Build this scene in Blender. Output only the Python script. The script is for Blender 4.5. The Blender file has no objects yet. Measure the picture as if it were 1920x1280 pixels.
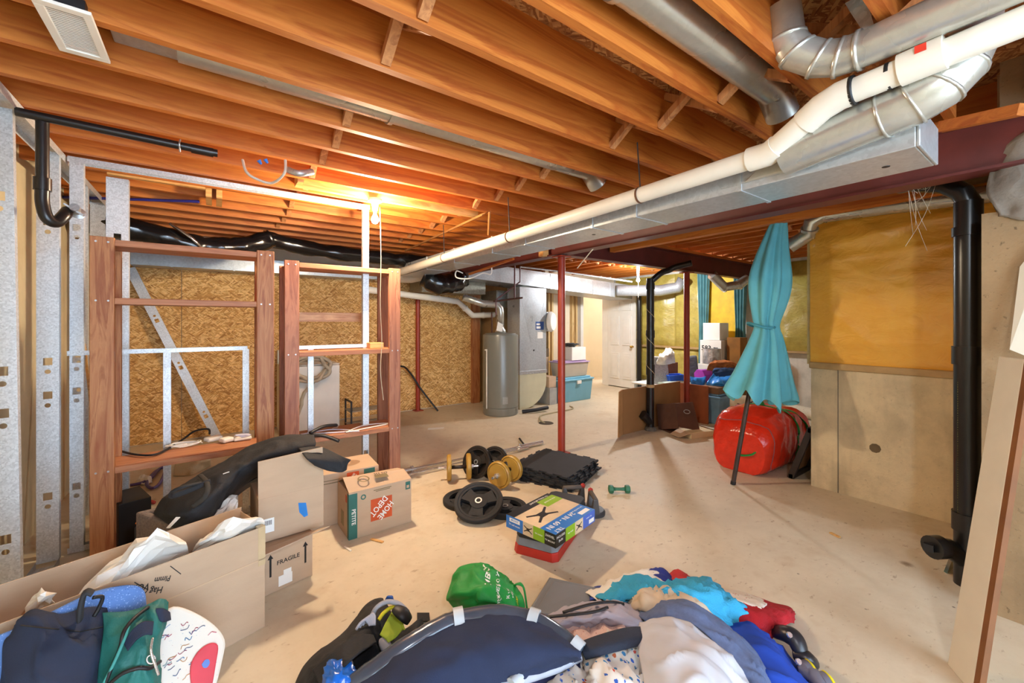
import bpy, math, random
from mathutils import Vector, Matrix, noise as mnoise
random.seed(7)
SC = bpy.context.scene
COL = SC.collection
# ------------------------------------------------------------------ camera, world, exposure
FP, CAMH, U0, V0 = 774.0, 1.45, 960.0, 605.0
TH = math.atan(560/774.0)
FW = Vector((math.sin(TH), math.cos(TH), 0)); RT = Vector((math.cos(TH), -math.sin(TH), 0))
cd = bpy.data.cameras.new('camera'); cam = bpy.data.objects.new('camera', cd); COL.objects.link(cam)
cam.location = (0, 0, CAMH); cam.rotation_euler = (math.pi/2, 0, -TH)
cd.sensor_width = 36; cd.lens = FP/1920*36; cd.shift_y = -(640-V0)/1920; cd.clip_start = .05; cd.clip_end = 60
SC.camera = cam
W = bpy.data.worlds.new('world'); SC.world = W; W.use_nodes = True
W.node_tree.nodes['Background'].inputs[0].default_value = (.62, .80, 1, 1)
W.node_tree.nodes['Background'].inputs[1].default_value = 9.0
SC.view_settings.view_transform = 'Standard'; SC.view_settings.look = 'None'
SC.view_settings.gamma = 1; SC.view_settings.use_curve_mapping = False
SC.view_settings.exposure = 0.38
BULB1 = (1.08, 3.42, 2.30); BULB2 = (6.05, 4.58, 2.2); FILL_BULB = (.4, -.6, 2.28); BULB4 = (5.2, 1.9, 2.28)
POW = {1: 215, 2: 215, 3: 120, 4: 48}
# survey helpers: where a ray of the photograph meets a level plane, a wall plane, or a given depth
CAMP = Vector((0, 0, CAMH))
def ray(u, v): return FW + RT*((u-U0)/FP) + Vector((0, 0, -(v-V0)/FP))
def onz(u, v, z=0.0): r = ray(u, v); return CAMP + r*((z-CAMH)/r.z)
def onx(u, v, x): r = ray(u, v); return CAMP + r*(x/r.x)
def ony(u, v, y): r = ray(u, v); return CAMP + r*(y/r.y)
def ond(u, v, d): return CAMP + ray(u, v)*d
# ------------------------------------------------------------------ materials
class NT:
    def __init__(s, name):
        s.m = bpy.data.materials.new(name); s.m.use_nodes = True; s.t = s.m.node_tree; s.n = s.t.nodes
        s.b = s.n['Principled BSDF']; s.tc = s.n.new('ShaderNodeTexCoord')
    def new(s, k, **kw):
        n = s.n.new(k)
        for a, v in kw.items(): setattr(n, a, v)
        return n
    def link(s, a, b): s.t.links.new(a, b)
    def map(s, sc, rot=(0, 0, 0), src='Object'):
        m = s.new('ShaderNodeMapping'); s.link(s.tc.outputs[src], m.inputs['Vector'])
        m.inputs['Scale'].default_value = sc; m.inputs['Rotation'].default_value = rot; return m.outputs[0]
    def noise(s, vec, scale, detail=4, rough=.55, dist=0):
        n = s.new('ShaderNodeTexNoise'); s.link(vec, n.inputs['Vector']); n.inputs['Scale'].default_value = scale
        n.inputs['Detail'].default_value = detail; n.inputs['Roughness'].default_value = rough
        n.inputs['Distortion'].default_value = dist; return n.outputs['Fac']
    def ramp(s, fac, stops, interp='LINEAR'):
        r = s.new('ShaderNodeValToRGB'); s.link(fac, r.inputs[0]); r.color_ramp.interpolation = interp
        e = r.color_ramp.elements
        while len(e) < len(stops): e.new(.5)
        for i, (p, c) in enumerate(stops): e[i].position = p; e[i].color = (*c, 1) if len(c) == 3 else c
        return r.outputs[0]
    def mix(s, fac, a, b, mode='MIX'):
        m = s.new('ShaderNodeMix', data_type='RGBA', blend_type=mode)
        for k, v in ((0, fac), (6, a), (7, b)):
            if isinstance(v, (int, float)): m.inputs[k].default_value = v
            elif isinstance(v, tuple): m.inputs[k].default_value = (*v, 1)
            else: s.link(v, m.inputs[k])
        return m.outputs[2]
    def bump(s, h, st, dist=.01):
        b = s.new('ShaderNodeBump'); s.link(h, b.inputs['Height']); b.inputs['Strength'].default_value = st
        b.inputs['Distance'].default_value = dist; s.link(b.outputs[0], s.b.inputs['Normal'])
    def fin(s, col=None, rough=.6, metal=0, spec=None):
        if col is not None:
            if isinstance(col, tuple): s.b.inputs['Base Color'].default_value = (*col, 1)
            else: s.link(col, s.b.inputs['Base Color'])
        if isinstance(rough, (int, float)): s.b.inputs['Roughness'].default_value = rough
        else: s.link(rough, s.b.inputs['Roughness'])
        s.b.inputs['Metallic'].default_value = metal
        if spec is not None: s.b.inputs['Specular IOR Level'].default_value = spec
        return s.m
def H(x):   # sRGB hex -> linear
    return tuple((c/12.92 if c <= .04045 else ((c+.055)/1.055)**2.4) for c in (int(x[i:i+2], 16)/255 for i in (0, 2, 4)))
def sc3(c, k): return tuple(min(1, a*k) for a in c)
MC = {}
def plain(name, hexc, rough=.6, metal=0, var=.18, scale=6, bump=0, bscale=60, stretch=(1, 1, 1), spec=None, trans=0, alpha=1):
    """painted or moulded surface: one colour with slight mottling and fine relief"""
    if name in MC: return MC[name]
    t = NT(name); c = H(hexc); v = t.map(stretch)
    f = t.noise(v, scale, 3)
    col = t.ramp(f, [(.3, sc3(c, 1-var)), (.7, sc3(c, 1+var))])
    if bump: t.bump(t.noise(v, bscale, 2), bump)
    m = t.fin(col, rough, metal, spec)
    if trans: t.b.inputs['Transmission Weight'].default_value = trans
    if alpha < 1: t.b.inputs['Alpha'].default_value = alpha
    MC[name] = m; return m
def wood(name, c1, c2, axis=0, rough=.55, knots=True, grain=1.0):
    if name in MC: return MC[name]
    t = NT(name); s = [9, 9, 9]; s[axis] = .7
    v = t.map(tuple(s)); w = t.noise(v, 1.3*grain, 5, .6, 1.2)
    s2 = [55, 55, 55]; s2[axis] = 1.5
    g = t.noise(t.map(tuple(s2)), 1, 3, .6)
    a, b = H(c1), H(c2)
    col = t.ramp(w, [(.3, a), (.5, b), (.6, sc3(a, .92)), (.75, b)])
    col = t.mix(.35, col, t.ramp(g, [(.35, sc3(a, .7)), (.65, sc3(b, 1.1))]), 'MULTIPLY') if False else t.mix(t.ramp(g, [(.4, (0, 0, 0)), (.6, (.22, .22, .22))]), col, sc3(a, .75))
    if knots:
        k = t.new('ShaderNodeTexVoronoi'); s3 = [4, 4, 4]; s3[axis] = 1.6; t.link(t.map(tuple(s3)), k.inputs['Vector']); k.inputs['Scale'].default_value = .9
        col = t.mix(t.ramp(k.outputs['Distance'], [(.02, (.85, .85, .85)), (.07, (0, 0, 0))]), col, sc3(a, .22))
    t.bump(g, .12, .004)
    MC[name] = t.fin(col, rough); return MC[name]
def osb(name, dark, mid, light, axis=1, rough=.7):
    """strand board: three layers of long thin flakes lying at different angles in the board plane (axis = its normal)"""
    if name in MC: return MC[name]
    t = NT(name); fl = [1.0, 1.0, 1.0]; fl[axis] = .05
    def layer(ang, scale, seed):
        rot = [0, 0, 0]; rot[axis] = ang; m1 = t.map((1, 1, 1), rot=tuple(rot)); m2 = t.new('ShaderNodeMapping'); t.link(m1, m2.inputs['Vector'])
        sc = [1.0, 5.5, 5.5]; sc[axis] = .05; m2.inputs['Scale'].default_value = sc; m2.inputs['Location'].default_value = (seed, seed*.7, seed*1.3)
        nz = t.new('ShaderNodeTexNoise'); t.link(m2.outputs[0], nz.inputs['Vector']); nz.inputs['Scale'].default_value = 3
        vm = t.new('ShaderNodeMix', data_type='VECTOR'); vm.inputs[0].default_value = .06; t.link(m2.outputs[0], vm.inputs[4]); t.link(nz.outputs['Color'], vm.inputs[5])
        vo = t.new('ShaderNodeTexVoronoi'); t.link(vm.outputs[1], vo.inputs['Vector']); vo.inputs['Scale'].default_value = scale
        sp = t.new('ShaderNodeSeparateColor'); t.link(vo.outputs['Color'], sp.inputs[0])
        return sp.outputs[0], sp.outputs[1], vo.outputs['Distance']
    d, m, l = H(dark), H(mid), H(light)
    ramp = [(.0, d), (.18, tuple((x+y)/2 for x, y in zip(d, m))), (.5, m), (.8, l), (1, sc3(l, 1.1))]
    c1, k1, e1 = layer(.12, 13, 0); c2, k2, e2 = layer(.75, 15, 4); c3, k3, e3 = layer(-.65, 17, 9)
    col = t.ramp(c1, ramp); col = t.mix(t.ramp(k2, [(.52, (0, 0, 0)), (.56, (1, 1, 1))]), col, t.ramp(c2, ramp)); col = t.mix(t.ramp(k3, [(.62, (0, 0, 0)), (.66, (1, 1, 1))]), col, t.ramp(c3, ramp))
    g = t.noise(t.map(tuple(f*28 for f in fl)), 1, 4, .7); col = t.mix(t.ramp(g, [(.3, (.3, .3, .3)), (.6, (0, 0, 0))]), col, sc3(d, .8))
    t.bump(c1, .2, .004); MC[name] = t.fin(col, rough); return MC[name]
def galv(name='galvanised_steel', hexc='c3c7ca', rough=.42, metal=.75, scale=55, var=.2):
    if name in MC: return MC[name]
    t = NT(name); vo = t.new('ShaderNodeTexVoronoi'); t.link(t.map((1, 1, 1)), vo.inputs['Vector']); vo.inputs['Scale'].default_value = scale
    c = H(hexc); col = t.ramp(vo.outputs['Color'], [(0, sc3(c, 1-1.3*var)), (1, sc3(c, 1+.6*var))])
    f = t.noise(t.map((1, 1, 1)), 3, 3)
    r = t.ramp(f, [(.3, (rough-.1,)*3), (.7, (rough+.12,)*3)])
    t.bump(t.noise(t.map((1, 1, 1)), 2.2, 2), .12, .02)
    MC[name] = t.fin(col, r, metal); return MC[name]
def concrete_wall(name, hexc, pits=.5):
    if name in MC: return MC[name]
    t = NT(name); c = H(hexc); n1 = t.noise(t.map((1, 1, 1)), 2.2, 6, .65); n2 = t.noise(t.map((1, 1, 1)), 45, 3, .6)
    col = t.ramp(n1, [(.3, sc3(c, .72)), (.5, c), (.72, sc3(c, 1.18))])
    col = t.mix(t.ramp(n2, [(.62, (0, 0, 0)), (.75, (pits, pits, pits))]), col, sc3(c, .42))
    n3 = t.noise(t.map((1, 1, .15)), 7, 3, .6)
    col = t.mix(t.ramp(n3, [(.52, (0, 0, 0)), (.7, (.5, .5, .5))]), col, sc3(c, .55))
    t.bump(n2, .5, .006); MC[name] = t.fin(col, .9); return MC[name]
def floor_mat():
    t = NT('concrete_floor'); c = H('d4c6ac')
    n1 = t.noise(t.map((1, 1, 1)), .9, 6, .6); n2 = t.noise(t.map((1, 1, 1)), 12, 5, .7); n3 = t.noise(t.map((1.6, 3.2, 1), rot=(0, 0, .7)), 8, 3, .65)
    col = t.ramp(n1, [(.28, sc3(c, .82)), (.48, c), (.7, sc3(c, 1.12))])
    col = t.mix(t.ramp(n2, [(.45, (0, 0, 0)), (.75, (.3, .3, .3))]), col, H('bda888'))
    col = t.mix(t.ramp(n3, [(.62, (0, 0, 0)), (.74, (.6, .6, .6))]), col, H('8a6644'))
    n4 = t.noise(t.map((1, 1, 1)), 2.3, 4, .7); col = t.mix(t.ramp(n4, [(.55, (0, 0, 0)), (.75, (.4, .4, .4))]), col, H('b08a5c'))
    vo = t.new('ShaderNodeTexVoronoi'); t.link(t.map((1, 1, 1)), vo.inputs['Vector']); vo.inputs['Scale'].default_value = 1.7
    col = t.mix(t.ramp(vo.outputs['Distance'], [(.03, (.75, .75, .75)), (.07, (0, 0, 0))]), col, H('70502f'))
    v2 = t.new('ShaderNodeTexVoronoi'); t.link(t.map((1, 1, 1)), v2.inputs['Vector']); v2.inputs['Scale'].default_value = 11
    msk = t.ramp(t.noise(t.map((1, 1, 1)), 3.1, 3, .6), [(.5, (0, 0, 0)), (.62, (1, 1, 1))]); sp_ = t.mix(1.0, t.ramp(v2.outputs['Distance'], [(.05, (.8, .8, .8)), (.085, (0, 0, 0))]), msk, 'MULTIPLY')
    col = t.mix(sp_, col, H('4a3826'))
    t.bump(n2, .15, .003); return t.fin(col, t.ramp(n1, [(.3, (.5,)*3), (.7, (.68,)*3)]))
def poly_film(name, hexc, deep):
    """glass-wool batt under a clear poly sheet: mottled yellow with a glossy creased skin"""
    if name in MC: return MC[name]
    t = NT(name); a, b = H(hexc), H(deep); n = t.noise(t.map((1, 1, 1)), 6, 5, .7)
    col = t.ramp(n, [(.3, b), (.65, a)]); n2 = t.noise(t.map((1, 1.5, 2.5), rot=(.5, .2, .3)), 4, 3, .6, 1.5)
    t.bump(n2, .3, .03); m = t.fin(col, .4); t.b.inputs['Coat Weight'].default_value = .7; t.b.inputs['Coat Roughness'].default_value = .12
    MC[name] = m; return m
def spots(name, base, cols, scale=22, thr=.16, rough=.9, stretch=(1, 1, 1)):
    """printed cloth: small coloured motifs on a plain ground"""
    if name in MC: return MC[name]
    t = NT(name); vo = t.new('ShaderNodeTexVoronoi'); t.link(t.map(stretch), vo.inputs['Vector']); vo.inputs['Scale'].default_value = scale
    c = t.ramp(vo.outputs['Color'], [(i/len(cols), H(x)) for i, x in enumerate(cols)], 'CONSTANT')
    n = t.noise(t.map((1, 1, 1)), 90, 2)
    mth = t.new('ShaderNodeMath', operation='ADD'); t.link(vo.outputs['Distance'], mth.inputs[0])
    m2 = t.new('ShaderNodeMath', operation='MULTIPLY'); t.link(n, m2.inputs[0]); m2.inputs[1].default_value = .55; t.link(m2.outputs[0], mth.inputs[1])
    col = t.mix(t.ramp(mth.outputs[0], [(thr+.22, (1, 1, 1)), (thr+.25, (0, 0, 0))]), H(base), c)
    MC[name] = t.fin(col, rough); return MC[name]
JO = ('b05818', 'c8782e')
m_joist_x = wood('joist_wood_x', *JO, axis=0); m_joist_y = wood('joist_wood_y', *JO, axis=1)
m_brace = wood('brace_wood', 'a5663c', 'c98c58', axis=2)
m_header = wood('header_wood', 'c08a4a', 'e0b06c', axis=0)
m_sub = osb('subfloor_osb', '7a4420', 'a86c3a', 'cc9a62', axis=2)
m_osb = osb('wall_osb_board', 'a06c30', 'd6a258', 'eec684', axis=1)
m_floor = floor_mat()
m_conc = concrete_wall('poured_concrete', 'dccaa8', .35); m_rough_conc = concrete_wall('rough_concrete', '957a58', .95)
m_white_conc = concrete_wall('pale_concrete', 'd8d2c4', .3); m_grey_mortar = concrete_wall('grey_mortar', '8c8276', .5)
m_galv = galv(); m_duct = galv('duct_steel', 'bcc1c4', .36, .5, 60, .12); m_pipe_metal = galv('round_duct_steel', 'c2c2ba', .28, .65, 45, .06)
m_stud = galv('stud_steel', 'd3d7da', .45, .55, 140)
m_film = poly_film('insulation_amber', 'fcc04c', 'f6b23e'); m_film2 = poly_film('insulation_yellow', 'c9b75c', 'a89340')
m_yellow = plain('yellow_panel', 'e6bd1e', .6)
m_red = plain('red_oxide_paint', '9a3520', .42, var=.12, scale=9); m_beam = plain('beam_primer', '5c241f', .5, var=.2)
m_abs = plain('black_abs_pipe', '1c1a1a', .3, var=.2); m_pvc = plain('white_pvc', 'e6dfd0', .35, var=.05)
m_redwood_z = wood('shelf_redwood_z', '88503a', 'ac7456', axis=2, grain=1.6); m_redwood_x = wood('shelf_redwood_x', '96583a', 'bc8058', axis=0)
m_fir_z = wood('shelf_fir_z', '9a5630', 'be8454', axis=2, grain=1.8)
m_white = plain('white_paint', 'e9e4da', .5, var=.04); m_cream = plain('cream_drywall', 'e8d8bc', .8, var=.05)
m_black = plain('black_plastic', '17171a', .5); m_rubber = plain('black_rubber', '232427', .75, var=.2, bump=.15, bscale=160)
m_card = plain('cardboard', 'c0a488', .85, var=.07, scale=3, bump=.1, bscale=90, stretch=(1, 1, 4)); m_card_in = plain('cardboard_inside', 'c9ac8c', .88, var=.06)
m_chrome = plain('chrome', 'd8d8d8', .2, .75, var=.05)
# ------------------------------------------------------------------ mesh building
def frame(ax, up=None):
    ax = Vector(ax).normalized(); up = Vector(up or ((0, 0, 1) if abs(ax.z) < .95 else (1, 0, 0)))
    s = up.cross(ax).normalized(); return ax, s, ax.cross(s).normalized()
class MB:
    def __init__(s): s.v = []; s.f = []; s.mi = []; s.cur = 0
    def q(s, *p):
        i = len(s.v); s.v += [tuple(a) for a in p]; s.f.append(tuple(range(i, i+len(p)))); s.mi.append(s.cur); return s
    def addf(s, verts, faces):
        i = len(s.v); s.v += [tuple(a) for a in verts]; s.f += [tuple(i+k for k in f) for f in faces]; s.mi += [s.cur]*len(faces); return s
    def box(s, lo, hi, R=None, o=(0, 0, 0)):
        (a, b, c), (d, e, f) = lo, hi
        P = [Vector(p) for p in ((a, b, c), (d, b, c), (d, e, c), (a, e, c), (a, b, f), (d, b, f), (d, e, f), (a, e, f))]
        if R is not None: P = [R @ p for p in P]
        P = [p+Vector(o) for p in P]
        return s.addf(P, [(3, 2, 1, 0), (4, 5, 6, 7), (0, 1, 5, 4), (1, 2, 6, 5), (2, 3, 7, 6), (3, 0, 4, 7)])
    def hexa(s, P): return s.addf(P, [(3, 2, 1, 0), (4, 5, 6, 7), (0, 1, 5, 4), (1, 2, 6, 5), (2, 3, 7, 6), (3, 0, 4, 7)])
    def bar(s, a, b, w, h, up=None):
        a, b = Vector(a), Vector(b); x, y, z = frame(b-a, up)
        P = []
        for p in (a, b): P += [p-y*w/2-z*h/2, p+y*w/2-z*h/2, p+y*w/2+z*h/2, p-y*w/2+z*h/2]
        return s.addf(P, [(3, 2, 1, 0), (4, 5, 6, 7), (0, 1, 5, 4), (1, 2, 6, 5), (2, 3, 7, 6), (3, 0, 4, 7)])
    def tube(s, pts, r, n=12, cap=True, flat=1.0):
        pts = [Vector(p) for p in pts]; k = len(pts); rr = r if isinstance(r, (list, tuple)) else [r]*k
        t0 = (pts[1]-pts[0]).normalized(); _, sd, up = frame(t0); i0 = len(s.v)
        for i, p in enumerate(pts):
            t = (pts[min(i+1, k-1)]-pts[max(i-1, 0)]).normalized()
            sd = (sd - t*sd.dot(t)).normalized(); up = t.cross(sd)
            for j in range(n):
                a = 2*math.pi*j/n; s.v.append(tuple(p+sd*(math.cos(a)*rr[i])+up*(math.sin(a)*rr[i]*flat)))
        for i in range(k-1):
            for j in range(n):
                j2 = (j+1) % n; s.f.append((i0+i*n+j, i0+i*n+j2, i0+(i+1)*n+j2, i0+(i+1)*n+j)); s.mi.append(s.cur)
        if cap:
            s.f.append(tuple(i0+j for j in reversed(range(n)))); s.f.append(tuple(i0+(k-1)*n+j for j in range(n))); s.mi += [s.cur]*2
        return s
    def lathe(s, prof, n=24, o=(0, 0, 0), ax=(0, 0, 1)):
        z, x, y = frame(ax); o = Vector(o); i0 = len(s.v); k = len(prof)
        for r, h in prof:
            for j in range(n):
                a = 2*math.pi*j/n; s.v.append(tuple(o+z*h+x*(math.cos(a)*r)+y*(math.sin(a)*r)))
        for i in range(k-1):
            for j in range(n):
                j2 = (j+1) % n; s.f.append((i0+i*n+j, i0+i*n+j2, i0+(i+1)*n+j2, i0+(i+1)*n+j)); s.mi.append(s.cur)
        if prof[0][0] > 1e-4: s.f.append(tuple(i0+j for j in reversed(range(n)))); s.mi.append(s.cur)
        if prof[-1][0] > 1e-4: s.f.append(tuple(i0+(k-1)*n+j for j in range(n))); s.mi.append(s.cur)
        return s
    def prism(s, pts, d):     # planar polygon pts swept by vector d
        n = len(pts); d = Vector(d); P = [Vector(p) for p in pts]; P2 = [p+d for p in P]
        return s.addf(P+P2, [tuple(reversed(range(n))), tuple(range(n, 2*n))]+[(i, (i+1) % n, n+(i+1) % n, n+i) for i in range(n)])
    def grid(s, rows, thick=0):
        nr, nc = len(rows), len(rows[0]); i0 = len(s.v)
        for r in rows: s.v += [tuple(p) for p in r]
        for i in range(nr-1):
            for j in range(nc-1):
                a = i0+i*nc+j; s.f.append((a, a+1, a+nc+1, a+nc)); s.mi.append(s.cur)
        return s
    def xf(s, M):
        s.v = [tuple(M @ Vector(p)) for p in s.v]; return s
def mesh(name, mb, mats, smooth=False, auto=None):
    me = bpy.data.meshes.new(name); me.from_pydata(mb.v, [], mb.f)
    for m in (mats if isinstance(mats, (list, tuple)) else [mats]): me.materials.append(m)
    me.polygons.foreach_set('material_index', mb.mi)
    if smooth: me.polygons.foreach_set('use_smooth', [True]*len(mb.f))
    me.update()
    return me
def link(name, data, parent=None, loc=None, rz=None):
    o = bpy.data.objects.new(name, data); COL.objects.link(o)
    if parent is not None: o.parent = parent
    if loc is not None: o.location = loc
    if rz is not None: o.rotation_euler = (0, 0, rz)
    return o
def ob(name, mb, mats, parent=None, smooth=False, bev=0, loc=None, rz=None, solid=0, sub=0, split=None, label=None):
    o = link(name, mesh(name, mb, mats, smooth), parent, loc, rz)
    if solid: m = o.modifiers.new('thickness', 'SOLIDIFY'); m.thickness = solid; m.offset = 0
    if bev:
        m = o.modifiers.new('bevel', 'BEVEL'); m.width = bev; m.segments = 2; m.limit_method = 'ANGLE'; m.angle_limit = .7
    if sub: m = o.modifiers.new('subdivision', 'SUBSURF'); m.levels = sub; m.render_levels = sub
    if split:
        m = o.modifiers.new('edges', 'EDGE_SPLIT'); m.split_angle = split
    if label: o['label'] = label
    return o
def thing(name, label, cat, loc=(0, 0, 0), rz=0, group=None):
    o = link(name, None, None, loc, rz); o.empty_display_size = .05
    o['label'] = label; o['category'] = cat
    if group: o['group'] = group
    return o
def tag(o, label, cat, group=None):
    o['label'] = label; o['category'] = cat
    if group: o['group'] = group
    return o
def struct(o, label=None):
    o['kind'] = 'structure'
    if label: o['label'] = label
    return o
def S(name, mb, mats, **k): return struct(ob(name, mb, mats, **k))
def arc(c, a, b, n=8):      # quarter-bend points from c+a to c+b about corner c+a+b
    c, a, b = Vector(c), Vector(a), Vector(b)
    return [c+a*(1-math.sin(i/n*math.pi/2))+b*(1-math.cos(i/n*math.pi/2)) for i in range(n+1)]
def smoothpath(pts, n=8):
    P = [Vector(p) for p in pts]; out = []
    for i in range(len(P)-1):
        p0, p1, p2, p3 = P[max(i-1, 0)], P[i], P[i+1], P[min(i+2, len(P)-1)]
        for k in range(n):
            t = k/n; out.append(.5*((2*p1)+(p2-p0)*t+(2*p0-5*p1+4*p2-p3)*t*t+(3*p1-p0-3*p2+p3)*t**3))
    out.append(P[-1]); return out
def catgrid(rows, m, n):    # smooth surface through a net of points
    R = [smoothpath(r, n) for r in rows]; Cc = [smoothpath([R[i][j] for i in range(len(R))], m) for j in range(len(R[0]))]
    return [[Cc[j][i] for j in range(len(Cc))] for i in range(len(Cc[0]))]
def wrinkle(rows, amp, freq, seed=0, stretch=(1, 1, 1)):
    nr, nc = len(rows), len(rows[0]); out = []
    for i in range(nr):
        o = []
        for j in range(nc):
            p = rows[i][j]; a = rows[min(i+1, nr-1)][j]-rows[max(i-1, 0)][j]; b = rows[i][min(j+1, nc-1)]-rows[i][max(j-1, 0)]
            nn = a.cross(b); nn = nn.normalized() if nn.length > 1e-9 else Vector((0, 0, 1))
            if nn.z < 0: nn = -nn
            q = Vector((p.x*stretch[0], p.y*stretch[1], p.z*stretch[2]))*freq+Vector((seed*3.7, seed*1.3, seed))
            w = q*1.1+Vector((mnoise.noise(q*.7), mnoise.noise(q*.7+Vector((7, 0, 0))), 0))*.8
            rd = 1-abs(mnoise.noise(Vector((w.x*1.6+w.y*.5, w.y*.55-w.x*.2, w.z*.6))))
            e = min(i/(nr-1), 1-i/(nr-1), j/(nc-1), 1-j/(nc-1)); e = min(1, .2+e*6)
            o.append(p+nn*(amp*e*(.7*mnoise.noise(q)+.35*mnoise.noise(q*2.1)+1.3*(rd**4-.3))))
        out.append(o)
    return out
def text(name, s, size, mat, parent, M, sx=1.0, ext=0, align='CENTER', label=None):
    c = bpy.data.curves.new(name, 'FONT'); c.body = s; c.size = size; c.align_x = align; c.align_y = 'CENTER'; c.extrude = ext; c.resolution_u = 2; c.offset = size*.016
    t = bpy.data.objects.new(name, c); COL.objects.link(t)
    dg = bpy.context.evaluated_depsgraph_get(); me = bpy.data.meshes.new_from_object(t.evaluated_get(dg)); bpy.data.objects.remove(t); bpy.data.curves.remove(c)
    me.name = name; me.transform(M @ Matrix.Diagonal((sx, 1, 1, 1))); me.materials.clear(); me.materials.append(mat)
    o = link(name, me, parent)
    if label: o['label'] = label
    return o
def basis(o, x, y):         # matrix with origin o, x axis, y axis (z = x cross y)
    x = Vector(x).normalized(); y = Vector(y).normalized(); z = x.cross(y)
    return Matrix(((x.x, y.x, z.x, o[0]), (x.y, y.y, z.y, o[1]), (x.z, y.z, z.z, o[2]), (0, 0, 0, 1)))
# ------------------------------------------------------------------ the shell
JZ, JD, SUBZ = 2.5, .235, 2.735
fl = S('floor', MB().box((-3, -3, -.15), (9.5, 9.5, 0)), m_floor)
ceil = S('ceiling', MB().box((-3, -3, SUBZ), (9.5, 9.5, SUBZ+.02)), m_sub)
JY = [.745+.325*k for k in range(-11, 18)]
jm = mesh('joist', MB().box((-1.9, -.038, 0), (3.13, 0, JD)), m_joist_x)
jm_long = mesh('joist', MB().box((-1.9, -.038, 0), (3.3, 0, JD)), m_joist_x)
for y in JY:
    o = link('joist', jm, ceil, (random.uniform(-.02, 0), y, JZ))
# bays beyond the beam: joists run the other way
jn = mesh('joist', MB().box((-.019, -2.6, 0), (.019, 3.38, JD)), m_joist_y); jf = mesh('joist', MB().box((-.019, 3.42, 0), (.019, 7.9, JD)), m_joist_y)
for k in range(15):
    x = 3.40+.325*k; link('joist', jn, ceil, (x, 0, JZ)); link('joist', jf, ceil, (x+.05, 0, JZ))
# cross bridging between the joists
def bridging(x, y0, y1, w=.04, both=True):
    for a, b in (((y0, JZ+.02), (y1, JZ+JD-.03)), ((y0, JZ+JD-.03), (y1, JZ+.02)))[:2 if both else 1]:
        dx = .03 if a[1] < b[1] else -.03
        ob('bridging', MB().bar((x+dx, a[0], a[1]), (x+dx, b[0]-.038, b[1]), .04, .035), m_brace, ceil)
for x in (.62, 2.0):
    for k in range(9, 25):
        if JY[k] < 6.3: bridging(x+random.uniform(-.02, .02), JY[k], JY[k+1], both=(k not in (14,)))
for k in range(0, 12):
    for y in (1.9, 5.1):
        x0 = 3.40+.325*k
        for sgn in (0, 1):
            ob('bridging', MB().bar((x0+.02, y+.05*sgn, JZ+.02+.18*sgn), (x0+.305, y+.05*sgn, JZ+.2-.18*sgn), .04, .035), m_brace, ceil)
# header boards and blocking around the opening by the bulb
ob('header', MB().box((.5, 3.47, JZ-.02), (2.1, 3.51, JZ+.2)), m_header, ceil)
ob('header', MB().box((.5, 3.36, JZ-.02), (.54, 3.47, JZ+.2)), m_header, ceil)
for x, y in ((-.05, 4.15), (.02, 4.15)): ob('blocking', MB().box((x, y, JZ-.03), (x+.04, y+.3, JZ+.2)), m_header, ceil)
ob('blocking', MB().box((-.6, 3.98, JZ-.015), (-.05, 4.02, JZ+.02)), m_header, ceil)
ob('blocking', MB().box((2.55, .9, JZ-.06), (3.1, .94, JZ+.05)), plain('pale_blocking', 'a08a80', .7), ceil)
# walls
wl = S('wall_left', MB().box((-1.06, -3, 0), (-1.0, 6.5, SUBZ)), plain('left_board', 'cdbf9c', .85, var=.1))
S('wall_back', MB().box((-1.0, -3, 0), (-.6, -2.9, SUBZ)).box((2.9, -3, 0), (3.2, -2.9, SUBZ)).box((-.6, -3, 2.3), (2.9, -2.9, SUBZ)), m_conc)
wo = S('wall_osb', MB().box((-1.06, 6.52, 0), (3.94, 6.6, SUBZ)), m_cream)
for i, (a, b) in enumerate(((-1.0, -.32), (-.315, .9), (.905, 2.12), (2.125, 3.34), (3.345, 3.86))):   # sheathing boards, a thin joint between them
    ob('board', MB().box((a, 6.5, .015), (b, 6.52, 2.2)), m_osb, wo, bev=.002)
ob('end_stud', MB().box((3.78, 6.44, 0), (3.94, 6.5, 2.4)), m_fir_z, wo)
# mechanical recess
S('wall_recess', MB().box((3.9, 7.7, 0), (5.9, 7.8, SUBZ)).box((3.94, 6.5, 0), (4.0, 7.7, SUBZ)), plain('recess_board', 'a5865c', .85))
# partition with the doorway
wd = S('wall_door', MB().box((5.6, 6.56, 0), (6.55, 6.62, SUBZ)).box((6.55, 6.56, 2.06), (7.45, 6.62, SUBZ)).box((7.45, 6.56, 0), (7.8, 6.62, SUBZ)), m_cream)
for x in (5.62, 5.72, 5.98, 6.3, 6.42): ob('stud', MB().box((x, 6.48, 0), (x+.04, 6.56, 2.4)), wood('pale_stud_wood', 'c89c5c', 'e4c48c', axis=2), wd)
ob('top_plate', MB().box((5.6, 6.46, 2.06), (7.6, 6.56, 2.12)), m_joist_x, wd)
S('wall_hall', MB().box((6.0, 8.6, 0), (8.5, 8.7, 2.5)).box((6.0, 6.62, 0), (6.1, 8.6, 2.5)).box((8.4, 6.62, 0), (8.5, 8.6, 2.5)), plain('hall_paint', 'f0e2c8', .8, var=.02))
S('baseboard_hall', MB().box((6.1, 8.57, 0), (8.4, 8.6, .14)), m_white)
S('trim_1', MB().box((6.52, 6.44, 0), (6.6, 6.63, 2.06)).box((7.42, 6.44, 0), (7.5, 6.63, 2.06)).box((6.52, 6.44, 2.06), (7.5, 6.63, 2.12)), m_white)
dr = struct(link('door_1', None, None, (7.42, 6.44, 0)), 'white six-panel door standing open at the far doorway')
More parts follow.
